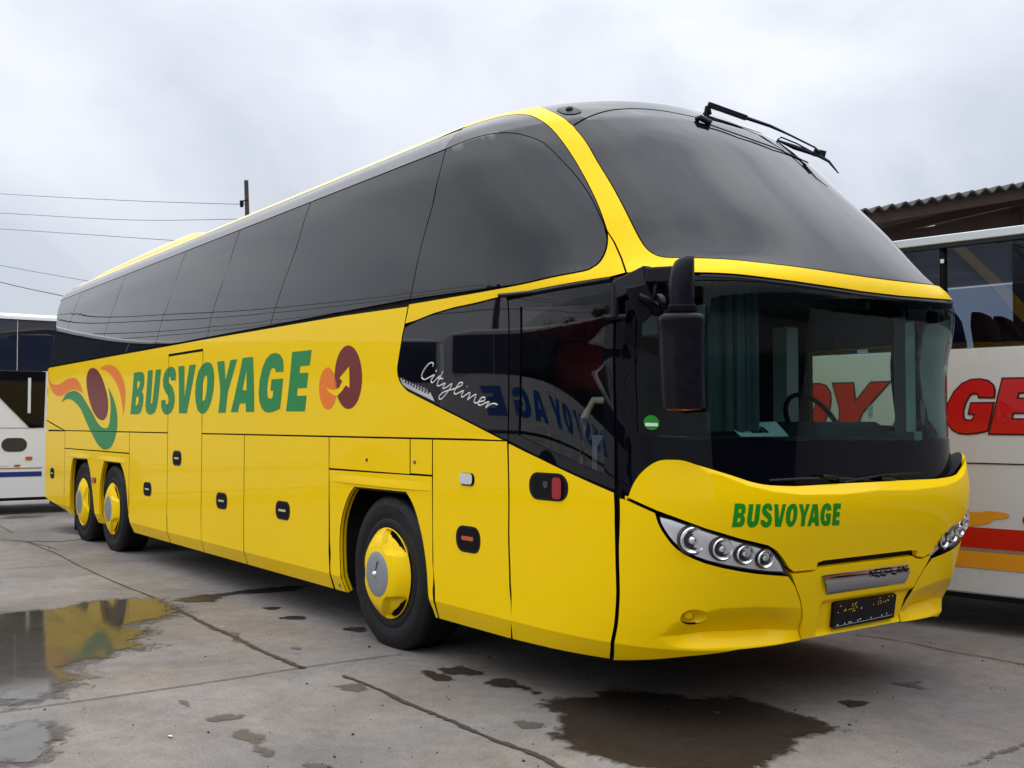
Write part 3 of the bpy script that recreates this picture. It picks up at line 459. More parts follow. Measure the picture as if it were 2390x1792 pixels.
# tail lower + upper
def tails(zs): return [(tail(ht(z)),ht(z)) for z in zs]
panel('rear_corner_flap',tails([.50,.9,1.385])+xzo([(-9.9,1.385),(-8.9,1.39),(-8.9,.335),(-9.4,.385),(-9.9,.43),(-10.2,.47)]),cell=(.1,.1))
panel('side_panel',tails([1.40,1.8,2.27])+xzo([(-10.2,2.282),(-7,2.282),(-4.64,2.28),(-3.65,2.28),(-.79,2.268)])+[(-.735,2.262),(-.80,2.16)]+sm(panel_blk,3)+xzo([(1.235,1.395),(-3.65,1.395),(-3.65,2.185),(-4.64,2.185),(-4.64,1.395),(-8.92,1.395),(-10.09,1.553),(-10.35,1.553)]),cell=(.2,.1))
panel('rear_corner_flap',xz([(-10.33,1.395),(-8.99,1.398),(-10.07,1.545),(-10.33,1.545)]),cell=(.1,.05))
# --- glass band
def uat(x,h): return x-lev(h)[3]
lowg=[(-11.03,ht(2.30)),(-11.05,ht(2.6)),(-10.9,ht(2.9)),(-10.42,H3-.002)]
bz=lambda u:interp([(-11.1,ht(2.289)),(-.7225,2.2857+.003)],u)
seams=[]
for L in panes:
    seams.append(sorted([(uat(x,ht(z)),ht(z)) for x,z in L],key=lambda p:p[1]))
sa=sorted([p for p in seam_a if p[1]>2.28],key=lambda p:p[1]); sa[-1]=(.12,H3); seams.append(sa)
def seamx(L,h):  # extrapolate along h
    a,b=(L[0],L[1]) if h<L[1][1] else (L[-2],L[-1])
    for p,q in zip(L,L[1:]):
        if p[1]<=h<=q[1]: a,b=p,q
    return a[0]+(b[0]-a[0])*(h-a[1])/(b[1]-a[1])
hs=[ht(2.29)+.001,ht(2.5),ht(2.75),ht(3.0),H3-.0015]
prev=[(-11.0,hs[0]+.03),(-11.04,ht(2.4)),(-11.04,hs[1]),(-10.99,hs[2]),(-10.80,hs[3]),(-10.50,hs[4])]
prevl=None
for i,sL in enumerate(seams):
    cur=[(seamx(sL,h),h) for h in hs]
    left=prev if i==0 else [(seamx(seams[i-1],h),h) for h in hs]
    panel('side_window',left+rev(cur)+([(-10.96,hs[0])] if i==0 else []),'glass',-.002,cell=(.2,.045),g=.004)
fl=[(seamx(seams[-1],h),h) for h in hs]
panel('side_window',fl+sm(pane_arc[1:],3)+sm(gl_low,3)[2:-6],'glass',-.002,cell=(.06,.05),g=.004,label='large curved front side window rounded into the pillar')
# --- cove strip
panel('roof_cove',[(-10.45,H3+.002),(-6,H3+.002),(0.1,H3+.002),(.36,HG),(-6,HG),(-10.2,HG)],'cove',-.001,cell=(.1,.03),g=.003)
panel('roof_cove',[(0.1,H3+.002)]+sm(pane_arc[1:],3)+[gl_in[-2]]+rev(sm(gl_in,3)[:-4])+[(.38,HG+.02),(.36,HG)],'glass',-.001,cell=(.05,.03),g=.003,label='dark glass border above the curved front side window')
# --- yellow band under the front pane
wl=wedge_low
panel('side_band',[(-.815,2.142),seam_a[-2]]+rev(sm(gl_low,3))[3:]+frame_seam[1:]+rev(wl[1:-1]),cell=(.1,.06))
# --- arch, visor
vl=sm(vis_low[:5],3); vl=[p for p in vl if p[0]<UM/2]
wb=sm(ws_side+[p for p in ws_bot if p[0]<2.75],3)
rb=roofblk
HE=HM-.004
near=[(.34,HE),(.3866,3.454)]+sm(gl_in,4)[1:]+frame_seam[1:]+[(1.25,2.252)]+vl
inner=[(1.15,HE)]+sm(rb,3)+wb
ring=near+rev(mirU(near))+mirU(inner)+rev(inner)
panel('front_frame',ring,cell=(.06,.05),g=.004,label='yellow arch and visor band round the upper windscreen')
wt=sm(ws_top,3); wt=[p for p in wt if p[0]<UM/2]
uw=[p for p in wb if p[0]>=1.30]+rev(mirU(wb))+mirU(wt)+rev(wt)
panel('upper_windscreen',uw,'screen',-.003,cell=(.05,.05),g=.004,label='dark upper windscreen leaning back to the roof')
br=[(1.15,HE)]+sm(rb,3)[:-1]+wt+rev(mirU(wt))+rev(mirU([(1.15,HE)]+sm(rb,3)[:-1]))
panel('roof_panel',br,'cap',-.001,cell=(.06,.05),g=.004,label='black front roof panel')
# --- yellow roof
R1=[(tail(h),h) for h in (HG+.004,3.8,4.2,HE)]
rl=R1+[(.33,HE),(.375,3.46),(-.02,HG+.004),(-5,HG+.004),(-10.1,HG+.004)]
panel('roof',rl,'yroof',cell=(.2,.08),g=.002); panel('roof',mirU(rl),'yroof',cell=(.2,.08),g=.002)
# --- black panel, entry door
top=[p for p in sm(wl,3) if p[0]<.33]
panel('quarter_glass',rev(sm(panel_blk,3))[:-1]+top+[(.327,2.222),door_l[0],(.312,1.8),(.3025,1.405)],'frit',-.002,cell=(.1,.08),g=.004,label='black quarter window with white script')
dr=door_r; diag=door_diag
dtop=[(u,interp(wl,u)-.022) for u in (.34,.6,.8,1.0,1.072)]
dg=[dtop[0],(.318,1.8),(.307,1.403)]+diag[1:-1]+[(1.062,1.17),(1.069,1.4),(1.074,1.9)]+rev(dtop[1:])
door_e=bus
dp=door_pane; pane=[dp[0],(.415,1.8),dp[1],dp[2],dp[3],dp[4],(1.015,1.7),dp[5],dp[6]]
ob=patch('entry_door_glass_border',[inset(dg,.004),pane],M['frit'],bus,-.002,(.08,.08),.012); ob['label']='black glass border of the entry door'
patch('entry_door_glass',[inset(pane,-.006)],M['doorg'],bus,-.010,(.08,.08),0)
panel('entry_door',[(.306,1.398)]+diag[1:-1]+[(1.062,1.163),(1.075,1.0),(1.0905,.8856),(1.1195,.671),(1.1332,.4948),(1.133,ht(.30)),(.8,ht(.29)),(.42,ht(zb)),(.393,.42),(.3409,.6147),(.3179,.902),(.3083,1.2891)],cell=(.08,.08),label='yellow lower part of the entry door',g=.007)
mb=MB(); mb.tube([S(u,h+.012,.004) for u,h in [(.27,2.216),(.34,2.212)]+dtop[1:]],.011,6); mb.build('door_seal',M['blk'],bus)
# --- lower windscreen
def ows(u,h): 
    d=min(u-1.12,UM-1.12-u)
    return -.004-.075*ss(0,.35,d)*(1-ss(1.25,2.0,h))
clr=[(1.183,2.16),(1.1853,2.0127),(1.1813,1.4557),(1.26,1.443),(1.3374,1.4344),(1.6679,1.4283),(2.3553,1.4212),(3.5025,1.4147),(4.0,1.415),(4.45,1.43),(4.61,1.46),(4.61,2.10),(4.2,2.115),(3.5366,2.135),(2.66,2.155),(1.89,2.178),(1.4955,2.19),(1.3,2.19)]
fo=[(1.083,1.17),(1.083,2.235),(1.1592,2.24)]+[(u,h-.012) for u,h in vl]
fro=fo+rev(mirU(fo))+[(4.6,1.12),(2.9,1.10),(1.3,1.12)]
ob=patch('windscreen_border',[fro,clr],M['frit2'],bus,ows,(.07,.07),.0); ob['label']='black glass border round the lower windscreen and its pillars'
patch('windscreen',[inset(clr,-.004)],M['ws'],bus,lambda u,h:ows(u,h)-.005,(.07,.07),0)['label']='lower windscreen of clear greenish glass'
# dark seal under the visor
mb=MB(); mb.tube([S(u,h-.012,-.012) for u,h in vl+rev(mirU(vl))],.012,6); mb.build('visor_seal',M['blk'],bus)
# --- hood
hl=sm(hood_l[:-1],3)+[(2.5,1.212),(UC/2,1.211)]
hlow=[(1.1188,1.137),(1.263,1.0806),(1.3762,1.0434),(1.4904,1.0047),(1.6662,.9568),(1.8311,.9215),(1.8942,.8939),(1.9548,.8488),(2.0059,.8035),(2.0528,.783),(2.246,.783)]
crs=hood_cr[:6]+[(UC/2,1.163)]; crs=crs+rev(mirC(crs))[1:]
def oh(u,h):
    if 1.4579<u<UC-1.4579: return -.9*max(0.0,h-interp(crs,u))
    return 0.0
s0,s1=2.2521,3.3978
farlow=rev(mirC(hlow))
hb=hlow+[(2.252,.817),(2.3,.824),(3.3,.824),(3.3978,.818),(3.41,.785),(3.5,.776)]+[(UC-2.0059,.8035),(3.68,.872),(3.77,.922)]+[p for p in farlow if p[0]>3.8]
off=lambda L,d:[(u,h+d) for u,h in L]
panel('front_hood',hl+rev(mirC(hl))[1:]+rev(hb),o=oh,plines=(off(crs[1:-1],.004),off(crs[1:-1],-.004)),cell=(.035,.018),thick=.03,label='yellow front hood panel with wavy top edge')
# black ledge behind the hood lip
V=[];F=[]
L_=hl+rev(mirC(hl))[1:]
for i,(u,h) in enumerate(L_):
    V+= [S(u,h,-.012+oh(u,h)),S(u,h-.03,-.13)]
    if i: F.append((2*i-2,2*i-1,2*i+1,2*i))
mb=MB(); mb.add(V,F); mb.build('hood_ledge',M['blkm'],bus)
# --- bumper
ltop=rec_top; 
def ob1(u,h,far=False):
    if far: u=UC-u
    if not 1.33<u<2.235: return 0.0
    t_=interp(rec_top,u); k=ss(1.34,1.62,u)
    b_=.476; l_=interp(ledge,u)-.004
    if h>t_: d=0
    elif h>b_: d=((t_-h)/(t_-b_))**1.15
    elif h>l_: d=(h-l_)/(b_-l_)
    else: d=0
    k*=1-.7*ss(1.95,2.22,u)
    return -.075*d*k
fc=(1.512,.576)
fog_loop=[(fc[0]+.068*math.cos(a*math.pi/12),fc[1]+.043*math.sin(a*math.pi/12)) for a in range(24)]
lampb=[p for p in lamp[:14]]
bl=[(1.083,1.137),(1.12,1.130),(1.262,1.074)]+lampb[1:14]+bump_seam[1:-1]+[(2.242,.4307)]
bb=[(2.2336,.426),(1.7839,.4145),(1.5084,.375),(1.2511,.322),(1.1453,.302)]
bcorner=bl+bb+[(1.143,.5),(1.129,.67),(1.10,.89)]
def obc(u,h): return ob1(u,h)
def obf(u,h): return ob1(u,h,True)
bpl=[[(1.37,.480),(2.235,.480)],[(1.37,.472),(2.235,.472)],off(rec_top[1:],.003),off(rec_top[1:],-.006),off(ledge[1:],.003),off(ledge[1:],-.006)]
patch('bumper_corner',[inset(bcorner,.0035),fog_loop],M['yellow'],bus,obc,(.03,.02),.014,plines=bpl)
farb=mirC(bcorner)
patch('bumper_corner',[inset(farb,.0035)],M['yellow'],bus,obf,(.03,.02),.014,plines=[mirC(l) for l in bpl])
cb=[(2.03,.7785)]+bump_seam[1:-1]+[(2.242,.4307),(UC-2.242,.4307)]+rev(mirC(bump_seam[1:-1]))+[(3.6,.783),(3.5,.772),(3.41,.781),(3.38,.7935),(2.26,.7945),(2.24,.779)]
# recess round plate and name strip
def obm(u,h):
    du=min(u-2.36,3.47-u); k=ss(0,.035,du)
    if k<=0: return 0.0
    # below the ridge the plate sits in a shallow hollow
    if h<.615: t=ss(.615,.600,h)*(1-ss(.455,.43,h)) ; return -.018*k*t
    return 0.0
patch('bumper_centre',[inset(cb,.0035)],M['yellow'],bus,obm,(.03,.012),.075)['label']='yellow middle part of the bumper'
# intake slot above the name strip
patch('intake_slot',[[(2.25,.795),(3.40,.795),(3.40,.825),(2.25,.825)]],M['gap'],bus,-.03,(.1,.02),0)
# name strip
def och(u,h): return .012-.35*abs(h-.715)*(1 if h>.715 else .55)
V=[];F=[]
rows=[(2.304,3.312,.756,0.0),(2.306,3.314,.753,.0015),(2.345,3.328,.715,.014),(2.375,3.333,.68,.006),(2.398,3.330,.648,-.004),(2.399,3.329,.645,-.008)]
n_=30
for a_,b_,h,o_ in rows:
    for i in range(n_+1):
        u=a_+(b_-a_)*i/n_; V.append(S(u,h-.0012*(i/n_)*0,o_+.004))
for k in range(len(rows)-1):
    for i in range(n_): F.append((k*(n_+1)+i,k*(n_+1)+i+1,(k+1)*(n_+1)+i+1,(k+1)*(n_+1)+i))
mb=MB(); mb.add(V,F,True); np_=mb.build('name_strip',M['chrome'],bus)
def och(u,h): return .018-.37*abs(h-.715)*(1 if h>.715 else .6)+.002
pl=patch('number_plate',[sm([(2.515,.601),(3.243,.597)],1)+[(3.252,.590),(3.283,.472),(3.276,.465),(2.552,.463),(2.542,.470),(2.508,.592)]],M['blk'],bus,.004,(.1,.05),.02)
# marks on the number plate
mk=MB(); rr=random.Random(3)
def bil(a,b): # plate coordinates a 0..1 left-right, b 0..1 bottom-top
    u0,u1=2.545+(2.512-2.545)*b,3.281+(3.245-3.281)*b; return (u0+(u1-u0)*a,.467+(.598-.467)*b)
def dot(mbx,a,b,ra,rb,o=.007):
    p=[bil(a-ra,b-rb),bil(a+ra,b-rb),bil(a+ra,b+rb),bil(a-ra,b+rb)]
    mbx.add([S(u,h,o) for u,h in p],[(0,1,2,3)])
for a,b in ((.08,.88),(.05,.62),(.14,.66),(.17,.66),(.16,.72),(.22,.68),(.25,.69),(.27,.80),(.29,.69),(.31,.88),(.32,.80),(.33,.92),(.34,.72),(.28,.60),(.31,.60),(.27,.88),(.62,.72),(.70,.82),(.74,.82),(.70,.72),(.74,.73),(.79,.76),(.82,.78),(.85,.82),(.87,.80),(.72,.95),(.87,.97),(.93,.96)):
    mk=MB(); dot(mk,a,b,.007,.022); mk.build('plate_mark',M['yplast'],pl)
mk=MB()
for a,b in ((.06,.12),(.17,.13),(.24,.15),(.27,.15),(.38,.17),(.42,.2),(.60,.18),(.78,.2),(.86,.24),(.42,.66)): mk=MB(); dot(mk,a,b,.008,.03); mk.build('plate_mark',M['white'],pl)
mk=MB()
mk.add([S(*bil(.03,.05),.006),S(*bil(.97,.13),.006),S(*bil(.97,.145),.006),S(*bil(.03,.065),.006)],[(0,1,2,3)])
mk.build('plate_line',M['white'],pl)
# letters on the name strip
def strokes(mbx,segs,o,w_):
    for (x0,y0,x1,y1) in segs:
        dx,dy=x1-x0,y1-y0; l=math.hypot(dx,dy); nx,ny=-dy/l*w_/2,dx/l*w_/2
        q=[(x0+nx,y0+ny),(x0-nx,y0-ny),(x1-nx,y1-ny),(x1+nx,y1+ny)]
        mbx.add([S(u,h,och(u,h)+o) for u,h in q],[(0,1,2,3)])
        o+=.0002
FT={'N':[(0,0,0,1),(0,1,1,0),(1,0,1,1)],'E':[(0,0,0,1),(0,1,1,1),(0,.5,.9,.5),(0,0,1,0)],'O':[(0,0,0,1),(0,1,1,1),(1,1,1,0),(1,0,0,0)],'P':[(0,0,0,1),(0,1,1,1),(1,1,1,.45),(1,.45,0,.45)],'L':[(0,1,0,0),(0,0,1,0)],'A':[(0,0,.5,1),(.5,1,1,0),(.2,.35,.8,.35)]}
mk=MB()
for i,ch in enumerate('NEOPLAN'):
    x=2.835+i*.067
    strokes(mk,[(x+a*.046,.720+b*.031,x+c*.046,.720+d*.031) for a,b,c,d in FT[ch]],.003,.0085)
mk.build('name_letters',M['blk'],np_)
# --- headlamps
def lampset(far):
    mr=(lambda L:mirC(L)) if far else (lambda L:L)
    L=mr(lamp)
    if far: L=[(3.6155,.7884),(3.6306,.8406),(3.682,.8956),(3.7621,.925),(3.8575,.9438)]+[p for p in rev(mirC(lamp[14:])) if p[0]>3.9]+[p for p in rev(mirC(lamp[:14])) if p[0]>3.7]
    lo=inset(L,.006)
    hp=patch('headlamp',[lo],M['lampdark'],bus,-.02,(.05,.03),0); hp['label']='headlamp unit with four round reflectors' if not far else 'far side headlamp seen edge on'
    Li=lamp_in if not far else [((UC-u)*1.0,h) for u,h in lamp_in]
    if far: Li=inset(L,.014)
    patch('lamp_bowl',[Li],M['lampback'],hp,-.014,(.05,.03),.0)
    for (u,h,r) in ((1.441,.95,.060),(1.588,.911,.050),(1.711,.8845,.043),(1.8355,.8605,.042)):
        if far: u=UC-u
        if far: u-=.05
        c=Vector(S(u,h,-.012)); n=(Vector(NRM(u,h))+Vector((1.2,-.1 if not far else .1,0))).normalized()
        q=n.to_track_quat('Y','Z'); mb=MB(); mb.lathe([(r*.55,-.01),(r*.8,.008),(r*.98,.016),(r*1.06,.012),(r*1.08,0.0),(r*1.08,-.02)],n=28)
        mb.v=[tuple(c+q@Vector(v)) for v in mb.v]; rg=mb.build('reflector',M['silver'],hp)
        mb=MB(); mb.lathe([(r*1.08,.004),(r*1.16,.006),(r*1.2,0.0),(r*1.2,-.02)],n=28); mb.v=[tuple(c+q@Vector(v)) for v in mb.v]; mb.build('reflector_ring',M['lampdark'],hp)
        mb=MB(); mb.lathe([(r*.0001,.002),(r*.3,.004),(r*.55,-.003),(r*.80,.007)],n=24)
        mb.v=[tuple(c+q@Vector(v)) for v in mb.v]; mb.build('reflector_core',M['lampdark'],hp)
        mb=MB(); mb.lathe([(.0001,r*.30),(r*.2,r*.26),(r*.36,r*.12),(r*.42,-.002)],n=20)
        mb.v=[tuple(c+q@Vector(v)) for v in mb.v]; mb.build('bulb_lens',M['silver'],hp)
    patch('lamp_cover',[inset(lo,.002)],M['lens'],hp,.0,(.05,.03),0)
lampset(False); lampset(True)
# fog lamp bowl
V=[];F=[];n_=24
def ofog(k): return [-.001,-.018,-.032,-.038][k]
for k,s_ in enumerate((1.0,.86,.6,.05)):
    for a in range(n_):
        u=fc[0]+.068*s_*math.cos(a*2*math.pi/n_)-(.012*k if k<3 else .03); h=fc[1]+.043*s_*math.sin(a*2*math.pi/n_); V.append(S(u,h,ofog(k)+ob1(u,h)))
    if k:
        for a in range(n_): F.append(((k-1)*n_+a,(k-1)*n_+(a+1)%n_,k*n_+(a+1)%n_,k*n_+a))
mb=MB(); mb.add(V,F,True); fb=mb.build('fog_lamp',M['yellow'],bus)
c=Vector(S(fc[0]-.035,fc[1],-.03)); mb=MB(); mb.lathe([(.0001,.012),(.018,.010),(.026,.002),(.027,-.01)],n=20); q=Vector(NRM(*fc)).to_track_quat('Y','Z'); mb.v=[tuple(c+q@Vector(v)) for v in mb.v]; mb.build('fog_lens',M['yplast'],fb)
patch('tow_cap',[[(1.622+.022*math.cos(a*math.pi/10),.792+.022*math.sin(a*math.pi/10)-.01) for a in range(20)]],M['yellow'],bus,.0015,(.03,.03),.004)
# --- dark shell behind the gaps
sh1=[(tail(.4),ht(.46)),(tail(.4),HE)]+[(0,HE),(1.1,HE),(1.1,3.3),(1.12,2.24),(1.08,2.2),(1.08,1.18),(1.13,.6),(1.13,ht(.31)),(.4,ht(.29))]+xzo([(1.2,.29),(-8.7,.29),(-8.9,.34),(-10.2,.47)])
holes=[xz(a,.3) for a in (arch1,arch2,arch3)]
holes=[inset(h,.012) for h in holes]
for hh in holes:
    for i,(u,h) in enumerate(hh):
        if h<ht(.30): hh[i]=(u,ht(.20))
patch('inner_skin',[sh1,inset(pane,-.03)],M['gap'],bus,-.022,(.3,.15),0,cut=holes)
patch('inner_skin',[[(1.1,ht(.31)),(1.5,.40),(2.2,.435),(3.6,.435),(4.3,.40),(UM-1.1,ht(.31)),(UM-1.1,HE),(1.1,HE)],inset(clr,-.03)],M['gap'],bus,lambda u,h:-.10-.02*(1 if h>1 else 0),(.12,.12),0)
# far side: windows, driver's window opening
dw=[(1.34,1.50),(2.13,1.47),(2.13,1.98),(1.34,1.98)]; dw2=[(2.24,1.47),(2.37,1.50),(2.37,1.93),(2.24,1.98)]
fx=lambda L:[(UM-u,h) for u,h in xz(L)]
fz=[(UM-tail(.5),.40),(UM-1.09,.40),(UM-1.09,ht(2.24)),(UM-tail(2.2),ht(2.24))]
def surf_far(x,z):
    h=ht(z); lo,hi=0.0,1.85*math.pi/2
    for _ in range(30):
        md=(lo+hi)/2
        if S(md,h)[0]<x: lo=md
        else: hi=md
    return (UM-lo,h)
dwh=[surf_far(*p) for p in subdiv(dw,.2)]; dwh2=[surf_far(*p) for p in subdiv(dw2,.1)]
fw=[[(UM-x,h) for x,h in ((a_,hh) for hh in ())]]
patch('side_panel',[fz,dwh],M['yellow'],bus,0.0,(.3,.12),.012)['label']='yellow far side wall'
patch('side_window',[[(UM-tail(2.4)-.5,ht(2.25)),(UM-1.0,ht(2.25)),(UM-1.0,2.6),(UM-.1,H3),(UM+10,H3)]],M['glass'],bus,0.0,(.4,.15),0)['label']='far side window band'
patch('roof_cove',[[(UM+10.1,H3),(UM-.1,H3),(UM-1.0,2.6),(UM-1.16,2.6),(UM-1.0,3.3),(UM-.3866,HG),(UM+10,HG)]],M['cove'],bus,0.0,(.2,.05),0)
patch('side_window',[inset(dwh,-.01)],M['lens'],bus,-.01,(.2,.1),0)['label']="driver's side window"
patch('inner_skin',[[(UM-tail(.5),.42),(UM-1.12,.42),(UM-1.12,ht(2.26)),(UM-tail(2.2),ht(2.26))],inset(dwh,-.008)],M['seat'],bus,-.035,(.3,.12),0)
# --- under body, wheel houses
mb=MB(); mb.box(-10.1,-8.75,.08,2.47,.34,.55); mb.box(-5.8,-.95,.08,2.47,.31,.55); mb.box(.5,2.0,.12,2.43,.31,.55); mb.box(-9,-5.5,.95,1.6,.36,1.0); mb.box(-1,.6,.95,1.6,.36,1.0)
mb.build('underbody',M['blkm'],bus)
for x0,x1 in ((-.84,.47),(-7.2,-5.9),(-8.62,-7.3)):
    for y0,y1 in ((.03,.9),(1.65,2.52)):
        mb=MB()
        mb.add([(x0,y0,.3),(x0,y0,1.1),(x1,y0,1.1),(x1,y0,.3),(x0,y1,.3),(x0,y1,1.1),(x1,y1,1.1),(x1,y1,.3)],[(0,1,5,4),(1,2,6,5),(2,3,7,6),((4,5,6,7) if y0<1 else (0,1,2,3))])
        mb.build('wheel_housing',M['blkm'],bus)
# arch return lips (yellow thickness of the wheel openings)
for A_ in (arch1,arch2,arch3):
    V=[];F=[]
    LL=subdiv(A_,.08,False)
    for i,(x,z) in enumerate(LL):
        h=ht(z); u=ux(x,h); V+=[S(u,h,-.002),S(u,h,-.05)]
        if i: F.append((2*i-2,2*i-1,2*i+1,2*i))
    mb=MB(); mb.add(V,F); mb.build('arch_lip',M['yellow'],bus)
# pressed ledge above the arches
for x0,x1,z0,z1 in ((-.93,.44,1.075,1.072),(-8.75,-7.55,1.063,1.055),(-7.25,-6.1,1.058,1.048)):
    V=[];F=[];n_=24
    for i in range(n_+1):
        t=i/n_; x=x0+(x1-x0)*t; z=z0+(z1-z0)*t; k=math.sin(math.pi*t)**.5; 
        u=ux(x,ht(z)); V+=[S(u,ht(z+.05),.0006),S(u,ht(z+.002),.007*k+.001),S(u,ht(z-.006*k),.007*k+.001),S(u,ht(z-.009*k),.0005)]
        if i:
            for j in range(3): F.append((4*i-4+j,4*i-3+j,4*i+1+j,4*i+j))
    mb=MB(); mb.add(V,F,True); mb.build('arch_ledge',M['yellow'],bus)
# --- roof air unit
mb=MB(); V=[];F=[]
prof=[(-9.6,0),(-9.3,.06),(-8.7,.115),(-7,.135),(-5.75,.13),(-5.5,.10),(-5.42,0)]
yy=[.36,.42,.60,1.275,1.95,2.13,2.19]
for i,(x,hh) in enumerate(prof):
    for j,y in enumerate(yy):
        k=(0,.55,1,1,1,.55,0)[j]; b=interp([(.3,3.40),(.45,3.485),(.6,3.52),(1.275,3.60)],min(y,2.55-y)); V.append((x,y,b-.03+ (hh*k+.03 if hh*k>0 else 0)))
for i in range(len(prof)-1):
    for j in range(len(yy)-1): F.append((i*7+j,i*7+j+1,i*7+8+j,i*7+7+j))
mb.add(V,F); mb.build('air_unit',M['yroof'],bus,bevel=.02)
# --- camera pod and black eye in the roof
patch('roof_camera_recess',[sm(camR,3,True)],M['blk'],bus,.003,(.05,.03),.0)
c=Vector(S(1.405,3.372,.01)); mb=MB(); mb.lathe([(.0001,.008),(.014,.006),(.022,.0),(.025,-.02)],c=(0,0,0),n=20); q=Vector(NRM(1.405,3.372)).to_track_quat('Y','Z'); mb.v=[tuple(c+q@Vector(v)) for v in mb.v]; mb.build('roof_camera',M['blk'],bus)
# --- decals
gapcut=[xz([(x-.004,.3),(x+.004,.3),(x+.004,2.2),(x-.004,2.2)],.3) for x in (-4.64,-3.65)]
gapcut.append(xz([(-9,1.391),(-5,1.391),(-5,1.399),(-9,1.399)],.3))
for L in sd_text: patch('side_letter',L,M['green'],bus,.0018,(.15,.15),0,cut=gapcut[:2])
for k,mm in (('maroon','maroon'),('orangeL','orange'),('orangeR','orange'),('green','green'),('oo','orange'),('mo','maroon')):
    patch('side_emblem',[sm(logo[k],2,True)],M[mm],bus,.0018,(.15,.15),0,cut=gapcut[2:])
patch('side_emblem',[logo['arrow']],M['yellow'],bus,.0036,(.15,.15),0)
FTX=[[0,1,2],[3],[4],[5],[6,7],[8],[9,10],[11],[12]]
for ids in FTX: patch('front_letter',[fr_text[i] for i in ids],M['green2'],bus,.0018,(.04,.04),0)
mb=MB()
for L in script:
    if len(L)>3: L=sm(L,3)
    mb.tube([S(u,h,.0015) for u,h in L],.0042,6)
mb.build('side_script',M['white'],bus)
gr_=patch('side_grille',[sm(grille[:6],2)+sm(grille[6:],2)],M['silver'],bus,.002,(.05,.03),0)
mb=MB()
for i in range(10):
    t=.08+i*.083; u=-.90+t*.42; h=interp([(-.905,1.812),(-.71,1.762),(-.52,1.70),(-.45,1.66)],u)-.008; h2=interp([(-.905,1.80),(-.835,1.752),(-.71,1.715),(-.59,1.683),(-.47,1.65)],u)+.014
    mb.tube([S(u,h,.004),S(u+.012,(h+h2)/2,.004),S(u,h2,.004)],.0055,5)
mb.build('grille_slots',M['blk'],gr_)
# --- side locks and lamps
def rrect(cx,cz,w_,h_,r,n=5):
    out=[]
    for sx,sz,a0 in ((1,1,0),(-1,1,90),(-1,-1,180),(1,-1,270)):
        for i in range(n+1):
            a=math.radians(a0+90*i/n); out.append((cx+sx*(w_/2-r)+r*math.cos(a),cz+sz*(h_/2-r)+r*math.sin(a)))
    return out
def handle(cx,cz,w_,h_,kind):
    h0=ht(cz); u0=ux(cx,h0); w_*=1.1; h_*=1.14
    if cx>1: u0=.64
    elif cx>.5: u0=cx-.95-.005
    L=rrect(u0,h0,w_,h_,min(w_,h_)*.46)
    if kind=='marker':
        p=patch('marker_lamp',[L],M['blk'],bus,.004,(.1,.1),.006); patch('lamp_lens',[rrect(u0,h0+.004,w_*.86,h_*.86,h_*.3)],M['clearl'],p,.012,(.1,.1),.008); return
    p=patch('door_handle',[L],M['blk'],bus,.003,(.1,.1),.005)
    patch('handle_recess',[rrect(u0,h0,w_*.82,h_*.82,min(w_,h_)*.3)],M['gap'],p,.0045,(.1,.1),0)
    if kind=='red': patch('handle_grip',[rrect(u0+w_*.26,h0-.005,w_*.22,h_*.78,.02)],M['red'],p,.012,(.1,.1),.006)
    if kind=='red': patch('handle_latch',[rrect(u0-.01,h0+.01,w_*.12,h_*.25,.01)],M['chrome'],p,.008,(.1,.1),.003)
    if kind=='amber': patch('handle_grip',[rrect(u0,h0+.005,w_*.48,h_*.16,.006)],M['amber'],p,.007,(.1,.1),.003)
    if kind=='lock': patch('handle_grip',[rrect(u0,h0+.0,w_*.5,h_*.12,.004)],M['beige'],p,.007,(.1,.1),.003)
handle(-1.796,.803,.25,.128,'lock'); handle(-3.124,.80,.245,.128,'lock'); handle(-5.283,.796,.25,.128,'lock'); handle(-4.345,1.147,.24,.13,'lock'); handle(-9.587,.80,.22,.13,'lock')
handle(.862,.81,.235,.135,'amber'); handle(.851,1.161,.14,.066,'marker'); handle(1.55,1.155,.265,.128,'red')
for x_,z_ in ((-.401,1.24),(.241,1.243)):
    h0=ht(z_);u0=ux(x_,h0); patch('flap_lock',[rrect(u0,h0,.03,.022,.01)],M['chrome'],bus,.003,(.05,.05),.002)
h0=ht(.80);u0=ux(-7.40,h0); patch('marker_lamp',[rrect(u0,h0,.16,.06,.015)],M['amber'],bus,.012,(.05,.05),.012)
for x_,z_ in ((-.845,.33),(-7.22,.335)):
    h0=ht(z_);u0=ux(x_,h0); patch('panel_bolt',[rrect(u0,h0,.028,.028,.012)],M['chrome'],bus,.003,(.05,.05),.002)
# mud flap, small bolt
mb=MB(); mb.box(-8.75,-8.70,.1,.5,.08,.36); mb.build('mud_flap',M['blkm'],bus)
